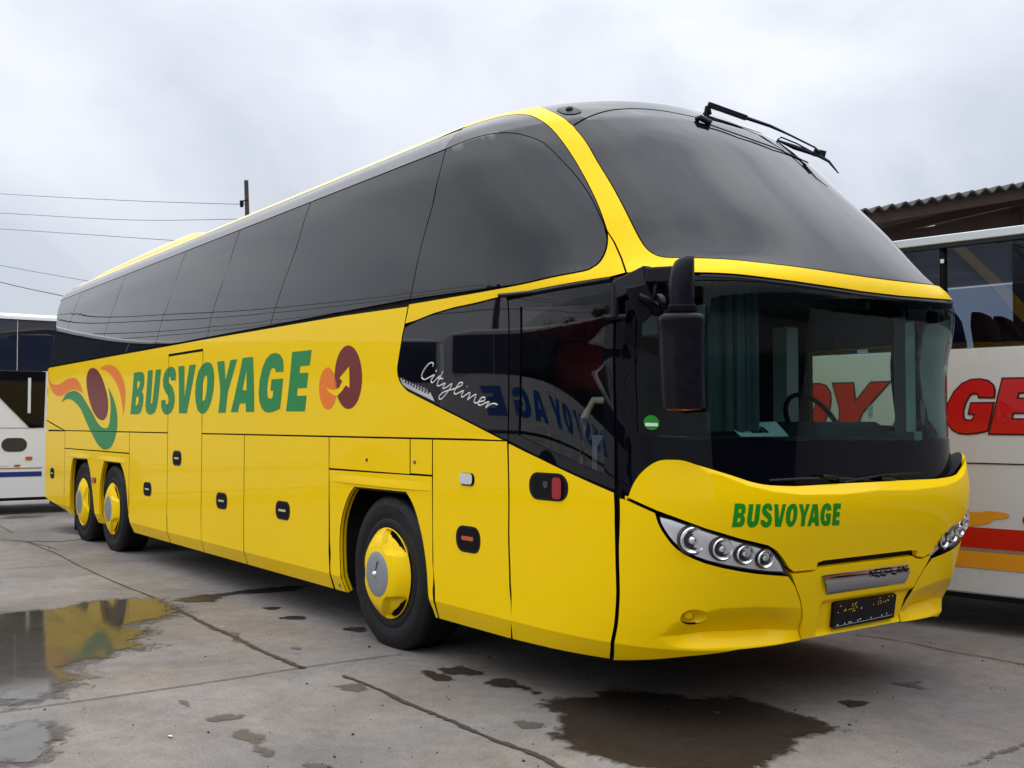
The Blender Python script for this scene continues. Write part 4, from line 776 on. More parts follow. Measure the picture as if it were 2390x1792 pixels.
# --- wheels
def wheel(cx,slots_rot,first=None):
    W_=bpy.data.objects.new('wheel',None); col.objects.link(W_); W_.parent=bus; W_.location=(cx,.05,.49)
    R_=.518
    pr=[(.298,.03),(.302,.012),(.33,.002),(.36,.006),(.363,.009),(.40,-.004),(.44,-.006),(.47,.002),(.474,.006),(.495,.012),(.512,.028),(R_,.05)]
    for k in range(5):
        b=.05+k*.046; pr+=[(R_,b+.034),(R_-.012,b+.036),(R_-.012,b+.044),(R_,b+.046)]
    pr+=[(R_,.29),(.50,.31),(.40,.33),(.30,.30)]
    mb=MB(); mb.lathe(pr,n=72); 
    for base in (60,240):
        for k,wd in enumerate((3,3,2,3,0,3,2,3,3,1,3,3)):
            if not wd: continue
            a0_=math.radians(base+k*4.4); a1_=a0_+math.radians(wd); V_=[(r_*math.cos(a_),yy_,r_*math.sin(a_)) for r_,yy_ in ((.425,-.0075),(.455,-.0055)) for a_ in (a0_,a1_)]
            mb.add(V_,[(0,1,3,2)])
    mb.v=[(x,y,max(z,-.49)) for x,y,z in mb.v]; mb.build('tyre',M['tyre'],W_)
    # cover
    V=[];F=[];n_=120; rads=[.302,.297,.291,.285,.279,.272,.265,.258,.251,.244,.236,.226,.214,.202,.19,.175,.16,.15]
    def prof(r): 
        return -interp([(0,.085),(.15,.082),(.16,.080),(.20,.072),(.235,.056),(.265,.034),(.285,.016),(.302,.0)],r)
    def slot(a,r):
        for c_ in slots_rot:
            d=(a-math.radians(c_)+math.pi)%(2*math.pi)-math.pi
            if abs(d)<.46 and r<.284 and r>.248+.10*d*d: return 'hole'
        return None
    def dep(a,r):
        v=0
        for c_ in slots_rot:
            d=(a-math.radians(c_)+math.pi)%(2*math.pi)-math.pi
            e=abs(d)/.55
            if e<1:
                rin=.178+.10*e*e
                if r>rin: v=max(v,.040*ss(rin,rin+.012,r)*(1-ss(.285,.296,r))*(1 if e<.9 else (1-e)*10))
        return v
    for r in rads:
        for i in range(n_):
            a=2*math.pi*i/n_; V.append((r*math.cos(a),prof(r)+dep(a,r),r*math.sin(a)))
    for k in range(len(rads)-1):
        for i in range(n_):
            a=2*math.pi*(i+.5)/n_; r=(rads[k]+rads[k+1])/2
            if slot(a,r): continue
            F.append((k*n_+i,k*n_+(i+1)%n_,(k+1)*n_+(i+1)%n_,(k+1)*n_+i))
    mb=MB(); mb.add(V,F,True); cv=mb.build('wheel_cover',M['yplast'],W_)
    mb=MB(); mb.lathe([(.0001,.05),(.30,.05)],n=40); mb.build('rim',M['blkm'],W_)
    mb=MB(); mb.lathe([(.0001,-.094),(.10,-.091),(.14,-.087),(.152,-.081),(.154,-.06)],n=48); hd=mb.build('hub_disc',M['hubgrey'],W_)
    return W_,hd
w1,hd=wheel(-.19,(62,-58,182))
mb=MB(); mb.add([(.02,-.096,.085),(.035,-.096,.09),(.008,-.097,.028),(-.008,-.097,.012),(.0,-.097,.03)],[(0,1,2,3,4)]); mb.build('hub_mark',M['blk'],hd)
mb=MB(); mb.lathe([(.0001,-.112),(.012,-.107),(.02,-.097),(.022,-.087)],c=(-.012,0,-.0),n=16); mb.build('hub_mark',M['silver'],hd)
def copytree(o,parent):
    c=o.copy(); col.objects.link(c); c.parent=parent
    for ch in list(o.children):
        if ch.name.startswith('hub_mark'): continue
        copytree(ch,c)
    return c
w2,_=wheel(-6.77,(52,-50,182)); w3,_=wheel(-8.10,(12,132,252))
for w_ in (w2,w3):
    for ch in w_.children:
        if ch.name.startswith(('wheel_cover','hub_disc')): ch.scale=(1,.62,1)
for w_ in (w1,w2,w3):
    c=copytree(w_,bus); c.location=(w_.location.x,2.50,.49); c.rotation_euler=(0,0,math.pi)
# --- mirror
mr_=bpy.data.objects.new('mirror',None); col.objects.link(mr_); mr_.parent=bus
rt=Vector((.586,.81,0)); fw_=Vector((-.81,.586,0)); 
def LP(c,a,d,z): return tuple(Vector(c)+rt*a+fw_*d+Vector((0,0,z)))
c0=Vector((2.592,.026,1.782))
def oval(cx,cz,rx,ry,n=28,e=3.0):
    out=[]
    for i in range(n):
        t=2*math.pi*i/n; c_,s_=math.cos(t),math.sin(t); out.append((cx+rx*abs(c_)**(2/e)*(1 if c_>=0 else -1),cz+ry*abs(s_)**(2/e)*(1 if s_>=0 else -1)))
    return out
V=[];F=[];n_=28
secs=[(-.228,.085,.07,.012),(-.221,.097,.078,.008),(-.19,.098,.08,.004),(-.05,.101,.082,0),(.09,.104,.084,-.002),(.165,.106,.085,-.003),(.172,.109,.088,-.003),(.192,.109,.088,-.003),(.205,.100,.08,-.003),(.21,.085,.07,-.002)]
for z_,rx,ry,sx in secs:
    for a,d in oval(sx,0,rx,ry): V.append(LP(c0,a,d,z_))
for k in range(len(secs)-1):
    for i in range(n_): F.append((k*n_+i,k*n_+(i+1)%n_,(k+1)*n_+(i+1)%n_,(k+1)*n_+i))
F+=[tuple(range(n_)),tuple(range((len(secs)-1)*n_,len(secs)*n_))]
mb=MB(); mb.add(V,F,True); mb.build('mirror_housing',M['blk'],mr_)
mb=MB(); V=[];F=[]
for k,(z_,rx,ry) in enumerate(((.205,.072,.055),(.213,.074,.057),(.214,.064,.05),(.224,.072,.055),(.232,.073,.056),(.233,.062,.05),(.243,.068,.052),(.251,.066,.05))):
    for a,d in oval(0,0,rx,ry): V.append(LP(c0,a,d,z_))
    if k:
        for i in range(n_): F.append(((k-1)*n_+i,(k-1)*n_+(i+1)%n_,k*n_+(i+1)%n_,k*n_+i))
mb.add(V,F,True); mb.build('mirror_collar',M['blk'],mr_)
mb=MB(); V=[];F=[]
hood_=[(.25,.058,.05,.0),(.30,.060,.052,-.002),(.37,.058,.05,.0),(.42,.053,.046,.005),(.455,.044,.04,.014),(.475,.03,.03,.028),(.480,.02,.02,.036)]
for k,(z_,rx,ry,sx) in enumerate(hood_):
    for a,d in oval(sx,0,rx,ry,e=2.6): V.append(LP(c0,a,d,z_))
    if k:
        for i in range(n_): F.append(((k-1)*n_+i,(k-1)*n_+(i+1)%n_,k*n_+(i+1)%n_,k*n_+i))
F.append(tuple(range((len(hood_)-1)*n_,len(hood_)*n_)))
mb.add(V,F,True); mb.build('mirror_elbow',M['blk'],mr_)
mb=MB(); mb.tube([LP(c0,-.075,-.03,-.229),LP(c0,.0,-.07,-.231),LP(c0,.08,-.05,-.225)],.004,6); mb.build('mirror_edge',M['amber'],mr_)
pA=Vector(S(1.10,2.19,.01)); pE=Vector(LP(c0,-.0,.03,.40))
mb=MB(); mid=pA.lerp(pE,.5)+Vector((.03,-.02,.02)); mb.bar(pA-Vector((0,0,.03)),mid-Vector((0,0,.005)),.05,.10); mb.bar(mid-Vector((0,0,.005)),pE,.05,.075); mb.build('mirror_arm',M['blk'],mr_,bevel=.008)
mb=MB(); q0=Vector(S(1.105,2.19,.02)); q1=Vector(S(1.095,2.03,.02)); mb.tube([q0,q1],.022,10); mb.tube([q1+Vector((-.05,-.02,0)),q1,q1+Vector((.05,.03,0))],.016,8); mb.build('mirror_bracket',M['blk'],mr_)
# wide angle mirror, hanging wedge
w0=Vector((2.37,-.035,2.055))
poly=[(-.066,.075),(.034,.098),(.078,.0),(.055,-.055),(.02,-.09),(-.0,-.088),(-.066,.062)]
mb=MB(); V=[LP(w0,a,-.02,z_) for a,z_ in poly]+[LP(w0,a*.8+.008,.055,z_*.85) for a,z_ in poly]; n_=len(poly)
mb.add(V,[tuple(range(n_)),tuple(range(n_,2*n_))]+[(i,(i+1)%n_,n_+(i+1)%n_,n_+i) for i in range(n_)]); mb.build('wide_angle_mirror',M['blk'],mr_,bevel=.006)
mb=MB(); mb.tube([LP(w0,0,-.035,.035),LP(w0,.03,-.045,.02),LP(w0,.075,-.03,-.01),LP(w0,.08,0,-.05)],.018,8); mb.tube([LP(w0,.07,0,.03),LP(w0,.085,0,.10),LP(w0,.11,0,.14),LP(w0,.16,.0,.15)],.011,8); mb.lathe([(.0001,-.02),(.05,-.01),(.055,.02)],c=tuple(Vector(LP(w0,.08,.02,0))),n=20); mb.build('mirror_joint',M['blk'],mr_)
# --- upper wiper
wp=bpy.data.objects.new('wiper',None); col.objects.link(wp); wp.parent=bus
A_=[Vector(p) for p in ((1.53,1.325,3.462),(1.546,1.316,3.413),(1.57,1.385,3.438),(1.655,1.535,3.383),(1.765,1.625,3.323),(1.835,1.70,3.271),(1.985,1.775,3.165),(2.021,1.769,3.131))]
mb=MB(); mb.tube([(1.50,1.33,3.375),(1.525,1.33,3.41),A_[0]-Vector((0,0,.01))],[.03,.026,.016],8)
mb.bar(A_[0],A_[2],.03,.028); mb.bar(A_[2],A_[3],.03,.026); mb.tube([A_[3],A_[4],A_[5],A_[6],A_[7]],[.012,.010,.007,.006,.006],6); mb.build('wiper_arm',M['blk'],wp)
B_=[Vector(p) for p in ((1.785,1.665,3.237),(1.86,1.735,3.188),(1.995,1.79,3.118),(2.065,1.80,3.067),(2.107,1.835,2.992))]
mb=MB(); mb.tube(B_,[.006,.016,.013,.009,.004],6); mb.tube([B_[0],B_[0]+Vector((.015,.02,.018)),B_[1]+Vector((.01,.012,.022)),B_[2]],.005,6); mb.bar(B_[2]-Vector((.02,.02,-.02)),B_[2]+Vector((.03,.03,0)),.03,.04); mb.build('wiper_blade',M['blk'],wp)
mb=MB(); mb.tube([S(u,h,.006) for u,h in ((2.402,3.24),(2.462,3.21),(2.697,3.156),(3.064,3.107),(3.5,3.06))],.0045,5); mb.build('washer_pipe',M['blk'],wp)
mb=MB(); mb.tube([S(2.39,3.262,.0),S(2.40,3.25,.02),S(2.47,3.22,.012)],.018,8); mb.build('wiper_base',M['blk'],wp)
# lower wipers parked behind the hood lip
for a_,b_ in (((1.85,1.236),(2.8,1.215)),((2.50,1.212),(3.45,1.240))):
    wl_=bpy.data.objects.new('wiper',None); col.objects.link(wl_); wl_.parent=bus
    pts=[S(a_[0]+(b_[0]-a_[0])*t,a_[1]+(b_[1]-a_[1])*t+.012*math.sin(math.pi*t),-.055) for t in (0,.25,.5,.75,1)]
    mb=MB(); mb.tube(pts,.008,6); mb.build('wiper_blade',M['blk'],wl_)
    mb=MB(); mb.tube([S(a_[0]+(b_[0]-a_[0])*.7,1.20,-.06),S(a_[0]+(b_[0]-a_[0])*.6,a_[1]+.005,-.045),S(a_[0]+(b_[0]-a_[0])*.45,a_[1]+.012,-.045)],.009,6); mb.build('wiper_arm',M['blk'],wl_)
# --- stickers
st_=patch('windscreen_sticker',[[(1.2493+.035*math.cos(a*math.pi/12),1.5068+.036*math.sin(a*math.pi/12)) for a in range(24)]],M['green2'],bus,lambda u,h:ows(u,h)+.003,(.05,.05),0)
patch('sticker_text',[rrect(1.2493,1.497,.056,.016,.003)],M['white'],st_,lambda u,h:ows(u,h)+.005,(.05,.05),0)
# --- cabin
mb=MB(); mb.box(-10,.9,.2,2.35,1.12,1.16); mb.box(.9,2.45,.35,2.30,.70,.74); mb.build('cabin_floor',M['trimgrey'],bus)
mb=MB(); V=[];F=[]
for k in range(13):
    y=.30+k*.163; xf_=S(1.85*(math.acos(max(-1,min(1,(1.275-y)/1.5)))),1.45)[0]
    e=(y-1.275)/1.05; xo=2.60-.42*abs(e)**3.2
    for x_,z_ in ((xo,1.25),(xo,1.385),(xo-.10,1.41),(xo-.55,1.42),(xo-.60,1.36),(xo-.60,.9)): V.append((x_,y,z_))
    if k:
        for j in range(5): F.append((6*k-6+j,6*k-5+j,6*k+1+j,6*k+j))
mb.add(V,F,True); mb.build('dashboard',M['dash'],bus)
mb=MB(); mb.box(1.75,2.12,1.55,2.25,1.38,1.50,.04); mb.build('instrument_binnacle',M['dash'],bus)
q=Matrix.Rotation(math.radians(60),4,'Y'); mb=MB(); n_=32
mb.v=[];R2=.23
ringp=[(R2*math.cos(2*math.pi*i/n_),R2*math.sin(2*math.pi*i/n_),0) for i in range(n_+1)]
cw=Vector((1.86,1.90,1.47)); 
mb.tube([tuple(cw+q@Vector(p)) for p in ringp],.016,8,False)
mb.bar(cw+q@Vector((0,-.22,0)),cw+q@Vector((0,.22,0)),.05,.02); mb.bar(cw,cw+Vector((.25,0,-.25)),.06,.06); mb.build('steering_wheel',M['blk'],bus)
def seat_(x,y,z,mm,hm,name='seat',w_=.46):
    s_=bpy.data.objects.new(name,None); col.objects.link(s_); s_.parent=bus
    mb=MB(); mb.box(x-.25,x+.25,y-w_/2,y+w_/2,z,z+.14,.04); mb.build('seat_cushion',mm,s_)
    mb=MB(); V=[];F=[]
    for k,(dx,zz,ww) in enumerate(((-.24,.1,1),(-.27,.35,1),(-.31,.6,.98),(-.34,.72,.9))):
        for a_,b_ in ((.05,-ww),(.07,-ww*.7),(.06,0),(.07,ww*.7),(.05,ww),(-.06,ww),(-.07,0),(-.06,-ww)): V.append((x+dx+a_,y+b_*w_/2,z+zz))
        if k:
            for i in range(8): F.append((8*k-8+i,8*k-8+(i+1)%8,8*k+(i+1)%8,8*k+i))
    F+=[tuple(range(8)),tuple(range(24,32))]; mb.add(V,F); mb.build('seat_back',mm,s_,bevel=.02)
    mb=MB(); V=[];F=[]
    for k,(zz,ww,dd) in enumerate(((.72,.88,.05),(.76,.98,.07),(.92,.95,.065),(1.0,.80,.05),(1.03,.6,.03))):
        for a_,b_ in oval(0,0,dd,ww*w_/2,16): V.append((x-.35+a_,y+b_,z+zz))
        if k:
            for i in range(16): F.append((16*k-16+i,16*k-16+(i+1)%16,16*k+(i+1)%16,16*k+i))
    F.append(tuple(range(64,80))); mb.add(V,F,True); mb.build('headrest',hm,s_)
    return s_
seat_(1.25,1.92,1.02,M['seat'],M['seat'],'driver_seat')
seat_(.95,1.05,1.0,M['seat'],M['seatred'],'guide_seat',.5)
for r_ in range(3):
    for y in (.5,.97,1.75,2.15): seat_(-.1-r_*.85,y,1.35,M['seat'],M['seatred'],'seat',.43)
mb=MB(); mb.box(-.02,.02,.15,2.4,.95,2.1); mb.box(.5,1.95,.2,2.35,2.22,2.27); mb.build('bulkhead',M['seat'],bus)
mb=MB(); mb.box(1.3,2.3,2.28,2.36,.75,1.44); mb.box(2.14,2.22,2.32,2.42,1.4,2.15); mb.box(1.2,1.32,2.30,2.42,1.4,2.15); mb.build('side_trim',M['trimlight'],bus)
mb=MB(); mb.box(1.25,2.0,.62,.66,.6,1.42); mb.box(1.3,1.9,.9,1.3,2.02,2.16); mb.build('stair_panel',M['trimlight'],bus)
mb=MB(); mb.tube([(1.62,.55,1.62),(1.50,.42,1.62),(1.46,.38,1.52),(1.45,.36,1.2),(1.52,.40,1.0),(1.62,.46,.94)],.022,10); mb.build('handrail',M['beige'],bus)
# pleated curtains
def curtain(x0,y0,x1,y1,z0,z1):
    V=[];F=[];n_=60; d=Vector((x1-x0,y1-y0,0)); nrm=Vector((-d.y,d.x,0)).normalized()
    for i in range(n_+1):
        t=i/n_; p=Vector((x0,y0,0))+d*t+nrm*(.02*math.sin(t*26)+.008*math.sin(t*61)); V+=[(p.x,p.y,z0),(p.x,p.y,z1)]
        if i: F.append((2*i-2,2*i,2*i+1,2*i-1))
    mb=MB(); mb.add(V,F,True); mb.build('curtain',M['curtain'],bus)
curtain(2.36,.42,2.50,.66,1.45,2.18)
mb=MB(); mb.box(2.28,2.47,.50,.52,1.42,1.45)
mb=MB(); mb.add([(2.50,.52,1.425),(2.55,.82,1.425),(2.40,.90,1.50),(2.33,.60,1.49)],[(0,1,2,3)]); pp=mb.build('dash_paper',M['paper'],bus)
mb=MB()
for t in (.35,.45,.52,.62): 
    a_=Vector((2.50,.52,1.429)).lerp(Vector((2.55,.82,1.429)),t); mb.bar(a_+Vector((-.03,.01,.016)),a_+Vector((-.09,.03,.043)),.018,.002)
mb.build('paper_text',M['blk'],pp)
cd=patch('windscreen_card',[rrect(2.905,1.565,.062,.062,.004)],M['paper'],bus,lambda u,h:ows(u,h)-.012,(.05,.05),0)
mb=MB(); mb.tube([S(2.905+.014*math.cos(a),1.563+.012*math.sin(a),-.065) for a in [.8+i*.45 for i in range(11)]],.0022,5); mb.build('card_text',M['blk'],cd)

M['smoke']=glassmat('smoked_coach_glass',(.36,.40,.47),1.4)
# ================================================================ other coaches (local frame: x along, side at y=0 looking to -y, z up)
M.update(
seatblue=mat('blue_seat_cloth',(.02,.05,.25),.9,noise=(40,.2)), seatred2=mat('wine_seat_cloth',(.16,.03,.03),.9,noise=(40,.2)),
paintw=mat('white_coach_paint',(.80,.81,.82),.25,coat=.4,noise=(.8,.06,.08),bump=(1.5,.2,.004)),
paintg=mat('pale_grey_coach_paint',(.62,.625,.625),.28,coat=.4,noise=(.9,.07,.08),bump=(1.5,.2,.004)),
wglass=mat('coach_window_glass',(.014,.018,.035),.02,ior=1.5,bump=(.9,.15,.012)),
redv=mat('red_vinyl',(.55,.004,.006),.3,coat=.4), redd=mat('dark_red_outline',(.05,.004,.006),.4),
orgv=mat('ochre_vinyl',(.80,.33,.02),.3,coat=.4), tan=mat('tan_vinyl',(.30,.22,.17),.4), bluev=mat('blue_vinyl',(.02,.16,.55),.3,coat=.4), blued=mat('navy_vinyl',(.008,.03,.22),.3),
cabg=mat('dark_cab_glass',(.006,.007,.010),.05,ior=1.3),
greyd=mat('dark_grey_recess',(.03,.035,.04),.4),
)
# letter shapes in metres, measured on the long coach, then stretched for the other coaches
GL=[]
for L in sd_text:
    GL.append([[(u,h) for u,h in lp] for lp in L])
def glyph(i,w_,ht_,sk=0.0):
    L=GL[i]; xs=[p[0] for p in L[0]]; ys=[p[1] for p in L[0]]; x0,x1,y0,y1=min(xs),max(xs),min(ys),max(ys)
    return [[((p[0]-x0)/(x1-x0)*w_+sk*(p[1]-y0)/(y1-y0),(p[1]-y0)/(y1-y0)*ht_) for p in lp] for lp in L]
def flat(name,loops,m,parent,y,cell=.3,thick=0.0):
    V,F=cdt(loops,(cell,cell)); return sheet(name,V,F,lambda a,b:(a,y,b),m,parent,thick,lambda a,b:(0,-1,0))
def side_y(z,zr):  # tumblehome and roof rounding of a plain coach
    if z<1.9: return 0.0
    t=(z-1.9)/(zr-1.9); return .04*t+.16*max(0,(t-.955)/.045)**2
def bodyloft(name,m,parent,x0,x1,z0,zr,y1=2.5,nose=.35,wz=()):
    # cross-sections along x; rounded ends
    prof=[(0,z0),(0,.8),(0,1.3),(0,1.9)]
    for k in range(1,9):
        z=1.9+(zr-1.9)*(.3*k if k<4 else (.95+.0125*(k-4))); prof.append((side_y(min(z,zr),zr),min(z,zr)))
    prof+= [(.55,zr+.03),(y1/2,zr+.05)]
    full=prof+[(y1-a,b) for a,b in rev(prof[:-1])]
    V=[];F=[]; n_=len(full)
    xs=[(x0,.22,.1),(x0+.05,.10,.05),(x0+.18,.02,.015),(x0+nose,0,0),(x1-nose*1.6,0,0),(x1-.35,.03,.03),(x1-.12,.12,.08),(x1,.3,.2)]
    for x,dy,dz in xs:
        for y,z in full:
            yy=y+dy*(1 if y<y1/2 else -1)*(0 if abs(y-y1/2)<.01 else 1); V.append((x,yy,z-dz*(1 if z>zr-.3 else 0)))
    for k in range(len(xs)-1):
        for i in range(n_-1): F.append((k*n_+i,k*n_+i+1,(k+1)*n_+i+1,(k+1)*n_+i))
    F+=[tuple(range(n_)),tuple(range((len(xs)-1)*n_,len(xs)*n_))]
    mb=MB(); mb.add(V,F,True); return mb.build(name,m,parent)
def coach(name,label,loc,rz,x0,x1,zr,paint,winz,wins,wheels,hollow=False):
    t=thing(name,label,'coach',loc,rz)
    if not hollow: bodyloft('body',M[paint],t,x0,x1,.28,zr)
    else:
        mb=MB(); mb.box(x0,x1,0,2.5,.28,winz[0]-.002,.02); mb.build('body',M[paint],t)
        mb=MB(); mb.box(x0,x1,.04,2.46,winz[1]+.012,zr-.005,.02); mb.build('roof',M[paint],t)
        for y in (.03,2.42):
            for x in wins[1:-1]: mb=MB(); mb.box(x-.018,x+.018,y,y+.05,winz[0]-.01,winz[1]+.03); mb.build('pillar',M['blkm'],t)
        for x in (x0+.02,x1-.1): mb=MB(); mb.box(x,x+.08,.06,2.44,winz[0]-.01,winz[1]+.03); mb.build('end_wall',M['blkm'],t)
    z0,z1=winz
    for i,(a,b) in enumerate(zip(wins,wins[1:])):
        for far in (0,1):
            V,F=cdt([rrect((a+b)/2,(z0+z1)/2,b-a-.012,z1-z0,.02)],(.4,.1))
            sheet('side_window',V,F,(lambda p,q:(p,side_y(q,zr)-.006,q)) if not far else (lambda p,q:(p,2.506-side_y(q,zr),q)),M['smoke' if hollow else 'wglass'],t,.004,(lambda p,q:(0,-1,.04 if q>1.9 else 0)) if not far else (lambda p,q:(0,1,.04)))
    mb=MB(); mb.box(x0+.3,x1-.4,.15,2.35,.22,.29); mb.build('underbody',M['blkm'],t)
    for cx in wheels:
        for y,r in ((.02,0),(2.48,math.pi)):
            W_=bpy.data.objects.new('wheel',None); col.objects.link(W_); W_.parent=t; W_.location=(cx,y,.49); W_.rotation_euler=(0,0,r)
            a=tyre_me.copy(); 
            for src in (w1,):
                for ch in src.children:
                    if ch.name.startswith(('tyre','rim')): c=ch.copy(); col.objects.link(c); c.parent=W_
            mb=MB(); mb.lathe([(.0001,-.0),(.12,-.0),(.15,.03),(.24,.045),(.29,.01),(.302,.0)],n=32); mb.build('wheel_cover',M['silver'],W_)
            mb=MB(); mb.add([(x_,-.021,z_) for x_,z_ in [(-.62,-.21)]+[(.6*math.cos(math.pi-k*math.pi/14),.6*math.sin(math.pi-k*math.pi/14)) for k in range(15)]+[(.62,-.21)]],[tuple(range(17))]); mb.build('wheel_arch',M['blkm'],W_)
    return t
tyre_me=w1
# ---- grey coach with red lettering, right
a=math.radians(9.4)
rc=coach('coach','pale grey coach with big red letters and red and ochre stripes behind the yellow one','',0,0,0,0,0,0,0,0) if False else None
rc=coach('coach','pale grey coach with big red letters and red and ochre stripes at right',(1.66,3.61,0),a,-5.3,6.2,2.865,'paintg',(2.035,2.775),[-5.1,-3.2,-1.6,-.0,1.7,3.4,5.0,5.9],(-3.4,3.9),True)
for ch in rc.children:
    if ch.name.startswith('body'): pass
mb=MB(); mb.box(-5.1,5.9,-.008,.06,2.805,2.868,.01); mb.build('gutter',mat('pale_gutter_paint',(.66,.72,.74),.3),rc)
mb=MB(); mb.box(-5.1,5.9,-.004,.03,2.775,2.80); mb.build('gutter_seal',M['blkm'],rc)
mb=MB(); mb.box(-5.1,6.0,-.004,.02,1.203,1.211); mb.build('body_seam',M['gap'],rc)
word=[(3,-1.62,.36),(4,-1.24,.36),(5,-.86,.46),(6,-.40,.40),(7,.03,.34),(8,.33,.36)]
pre=[(0,-2.90,.38),(1,-2.48,.38),(2,-2.05,.36)]
for gi,x,w_ in pre+word:
    g=glyph(gi,w_,.385); g=[[(x+p[0],1.417+p[1]) for p in lp] for lp in g]
    flat('side_letter',[inset(g[0],-.010)]+[inset(q,.010) for q in g[1:]],M['redd'],rc,-.004); flat('side_letter',[inset(g[0],.002)]+g[1:],M['redv'],rc,-.007)
flat('stripe',[[(-5,.607),(5.9,.607),(5.9,.76),(-5,.745)]],M['redv'],rc,-.004)
flat('stripe',[[(-5,.465),(5.9,.465),(5.9,.582),(-5,.582)]],M['orgv'],rc,-.004)
flat('stripe',[[(-5,.584),(5.9,.584),(5.9,.604),(-5,.604)]],M['tan'],rc,-.004)
flat('stripe',[sm([(-1.6,.86),(-.6,.875),(.17,.858),(.30,.872),(.43,.865),(.455,.84),(.40,.822),(.34,.812),(.32,.79),(.22,.762),(.1,.755),(-.6,.77),(-1.5,.76)],3,True)],M['orgv'],rc,-.004)
flat('stripe',[sm([(-2.6,1.40),(-2.2,1.36),(-1.7,1.2),(-1.45,.98),(-1.4,.8),(-1.75,.8),(-1.9,1.0),(-2.2,1.2),(-2.6,1.3)],3,True)],M['redv'],rc,-.004)
flat('stripe',[sm([(-2.3,1.40),(-1.7,1.33),(-1.3,1.1),(-1.15,.85),(-1.3,.8),(-1.45,1.0),(-1.7,1.22),(-2.0,1.3)],3,True)],M['orgv'],rc,-.0055)
mb=MB(); mb.lathe([(.0001,-.012),(.03,-.010),(.036,.0)],c=(.575,0,.823),n=20); mb.build('marker_lamp',M['red'],rc)
mb=MB(); mb.box(.004,.03,-.012,-.008,2.66,2.69); mb.build('window_sticker',M['paper'],rc)
for x in (-3.9,-3.0,-2.1,-1.2,-.25,.62,1.5,2.4):
    for y in (.35,.85,1.65,2.15):
        s_=bpy.data.objects.new('seat',None); col.objects.link(s_); s_.parent=rc
        mb=MB(); V=[];F=[]
        for k,(zz,ww,dd) in enumerate(((1.95,.9,.07),(2.15,1.0,.08),(2.32,.95,.075),(2.42,.7,.05),(2.45,.4,.03))):
            for a_,b_ in oval(0,0,dd,ww*.21,16): V.append((x+a_-.03*k,y+b_,zz))
            if k:
                for i in range(16): F.append((16*k-16+i,16*k-16+(i+1)%16,16*k+(i+1)%16,16*k+i))
        F.append(tuple(range(64,80))); mb.add(V,F,True); mb.build('headrest',M['seatblue'] if y>.5 and y<1 else M['seatred2'],s_)
# ---- white coach at left edge, its side facing the camera
lc=coach('coach','white coach with blue stripe standing crosswise at the left edge',(-12.7,.62,0),math.radians(90),-9.0,1.3,3.31,'paintw',(2.36,3.185),[-8.8,-7.2,-5.6,-4.0,-2.4,-.50,.9],(-7.2,-2.2))
# local x = world y - .62
flat('cab_glass',[[(-1.6,2.34),(-.75,1.90),(-.30,1.42),(-.08,1.42),(-.06,2.345)]],M['cabg'],lc,-.012)
flat('cab_glass',[[(-.62,2.28),(-.10,2.28),(-.10,1.46),(-.27,1.46)]],M['cabg'],lc,-.016)
mb=MB(); mb.box(-.335,-.29,-.022,-.016,1.66,2.24); mb.build('cab_pillar',M['trimlight'],lc)
flat('front_stripe',[[(-9,.62),(-.10,.62),(-.10,.70),(-9,.70)]],M['blued'],lc,-.006)
flat('front_stripe',[[(-9,.748),(-.10,.748),(-.10,.766),(-9,.766)]],M['tan'],lc,-.006)
flat('vent_window',[rrect(-.525,1.141,.385,.225,.11)],M['greyd'],lc,-.006)
flat('marker_lamp',[rrect(-.30,.917,.10,.055,.015)],M['amber'],lc,-.012,.3,.01); flat('marker_lamp',[rrect(-.475,.802,.09,.03,.01)],M['amber'],lc,-.012,.3,.01)
flat('fuel_flap',[rrect(-.72,.867,.25,.14,.03)],M['paintw'],lc,-.008,.3,.006)
mb=MB(); mb.box(-9,.9,.01,.045,3.186,3.20); mb.box(-9,-.1,-.006,.01,2.352,2.362); mb.build('gutter_seal',M['blkm'],lc)
mb=MB(); mb.box(-9,-.2,-.004,.01,1.412,1.418); mb.build('body_seam',M['gap'],lc)
# ---- white coach with blue letters, opposite the yellow one
oc=coach('coach','white coach with blue lettering parked opposite, seen as a reflection in the dark glass',(-10.9,-7.2,0),math.radians(-54.1),0,12,3.35,'paintw',(2.45,3.2),[.3,2,3.8,5.6,7.4,9.2,11,11.8],(2.6,9.4))
x=1.2
# the side towards the yellow coach is this coach's far side (local y = 2.5 side mirrored by rotation)
oc.rotation_euler=(0,0,math.radians(-54.1+180)); oc.location=(-10.9+12*math.cos(math.radians(-54.1)),-7.2+12*math.sin(math.radians(-54.1)),0)
for gi in range(9):
    g=glyph(gi,.62,.60); x=10.3-gi*.0; 
    flat('side_letter',[[(4.6+gi*.76+p[0],1.62+p[1]) for p in lp] for lp in g],M['bluev'],oc,-.004)
mb=MB(); mb.box(.2,11.8,-.006,.02,1.30,1.36); mb.build('body_seam',M['blkm'],oc)
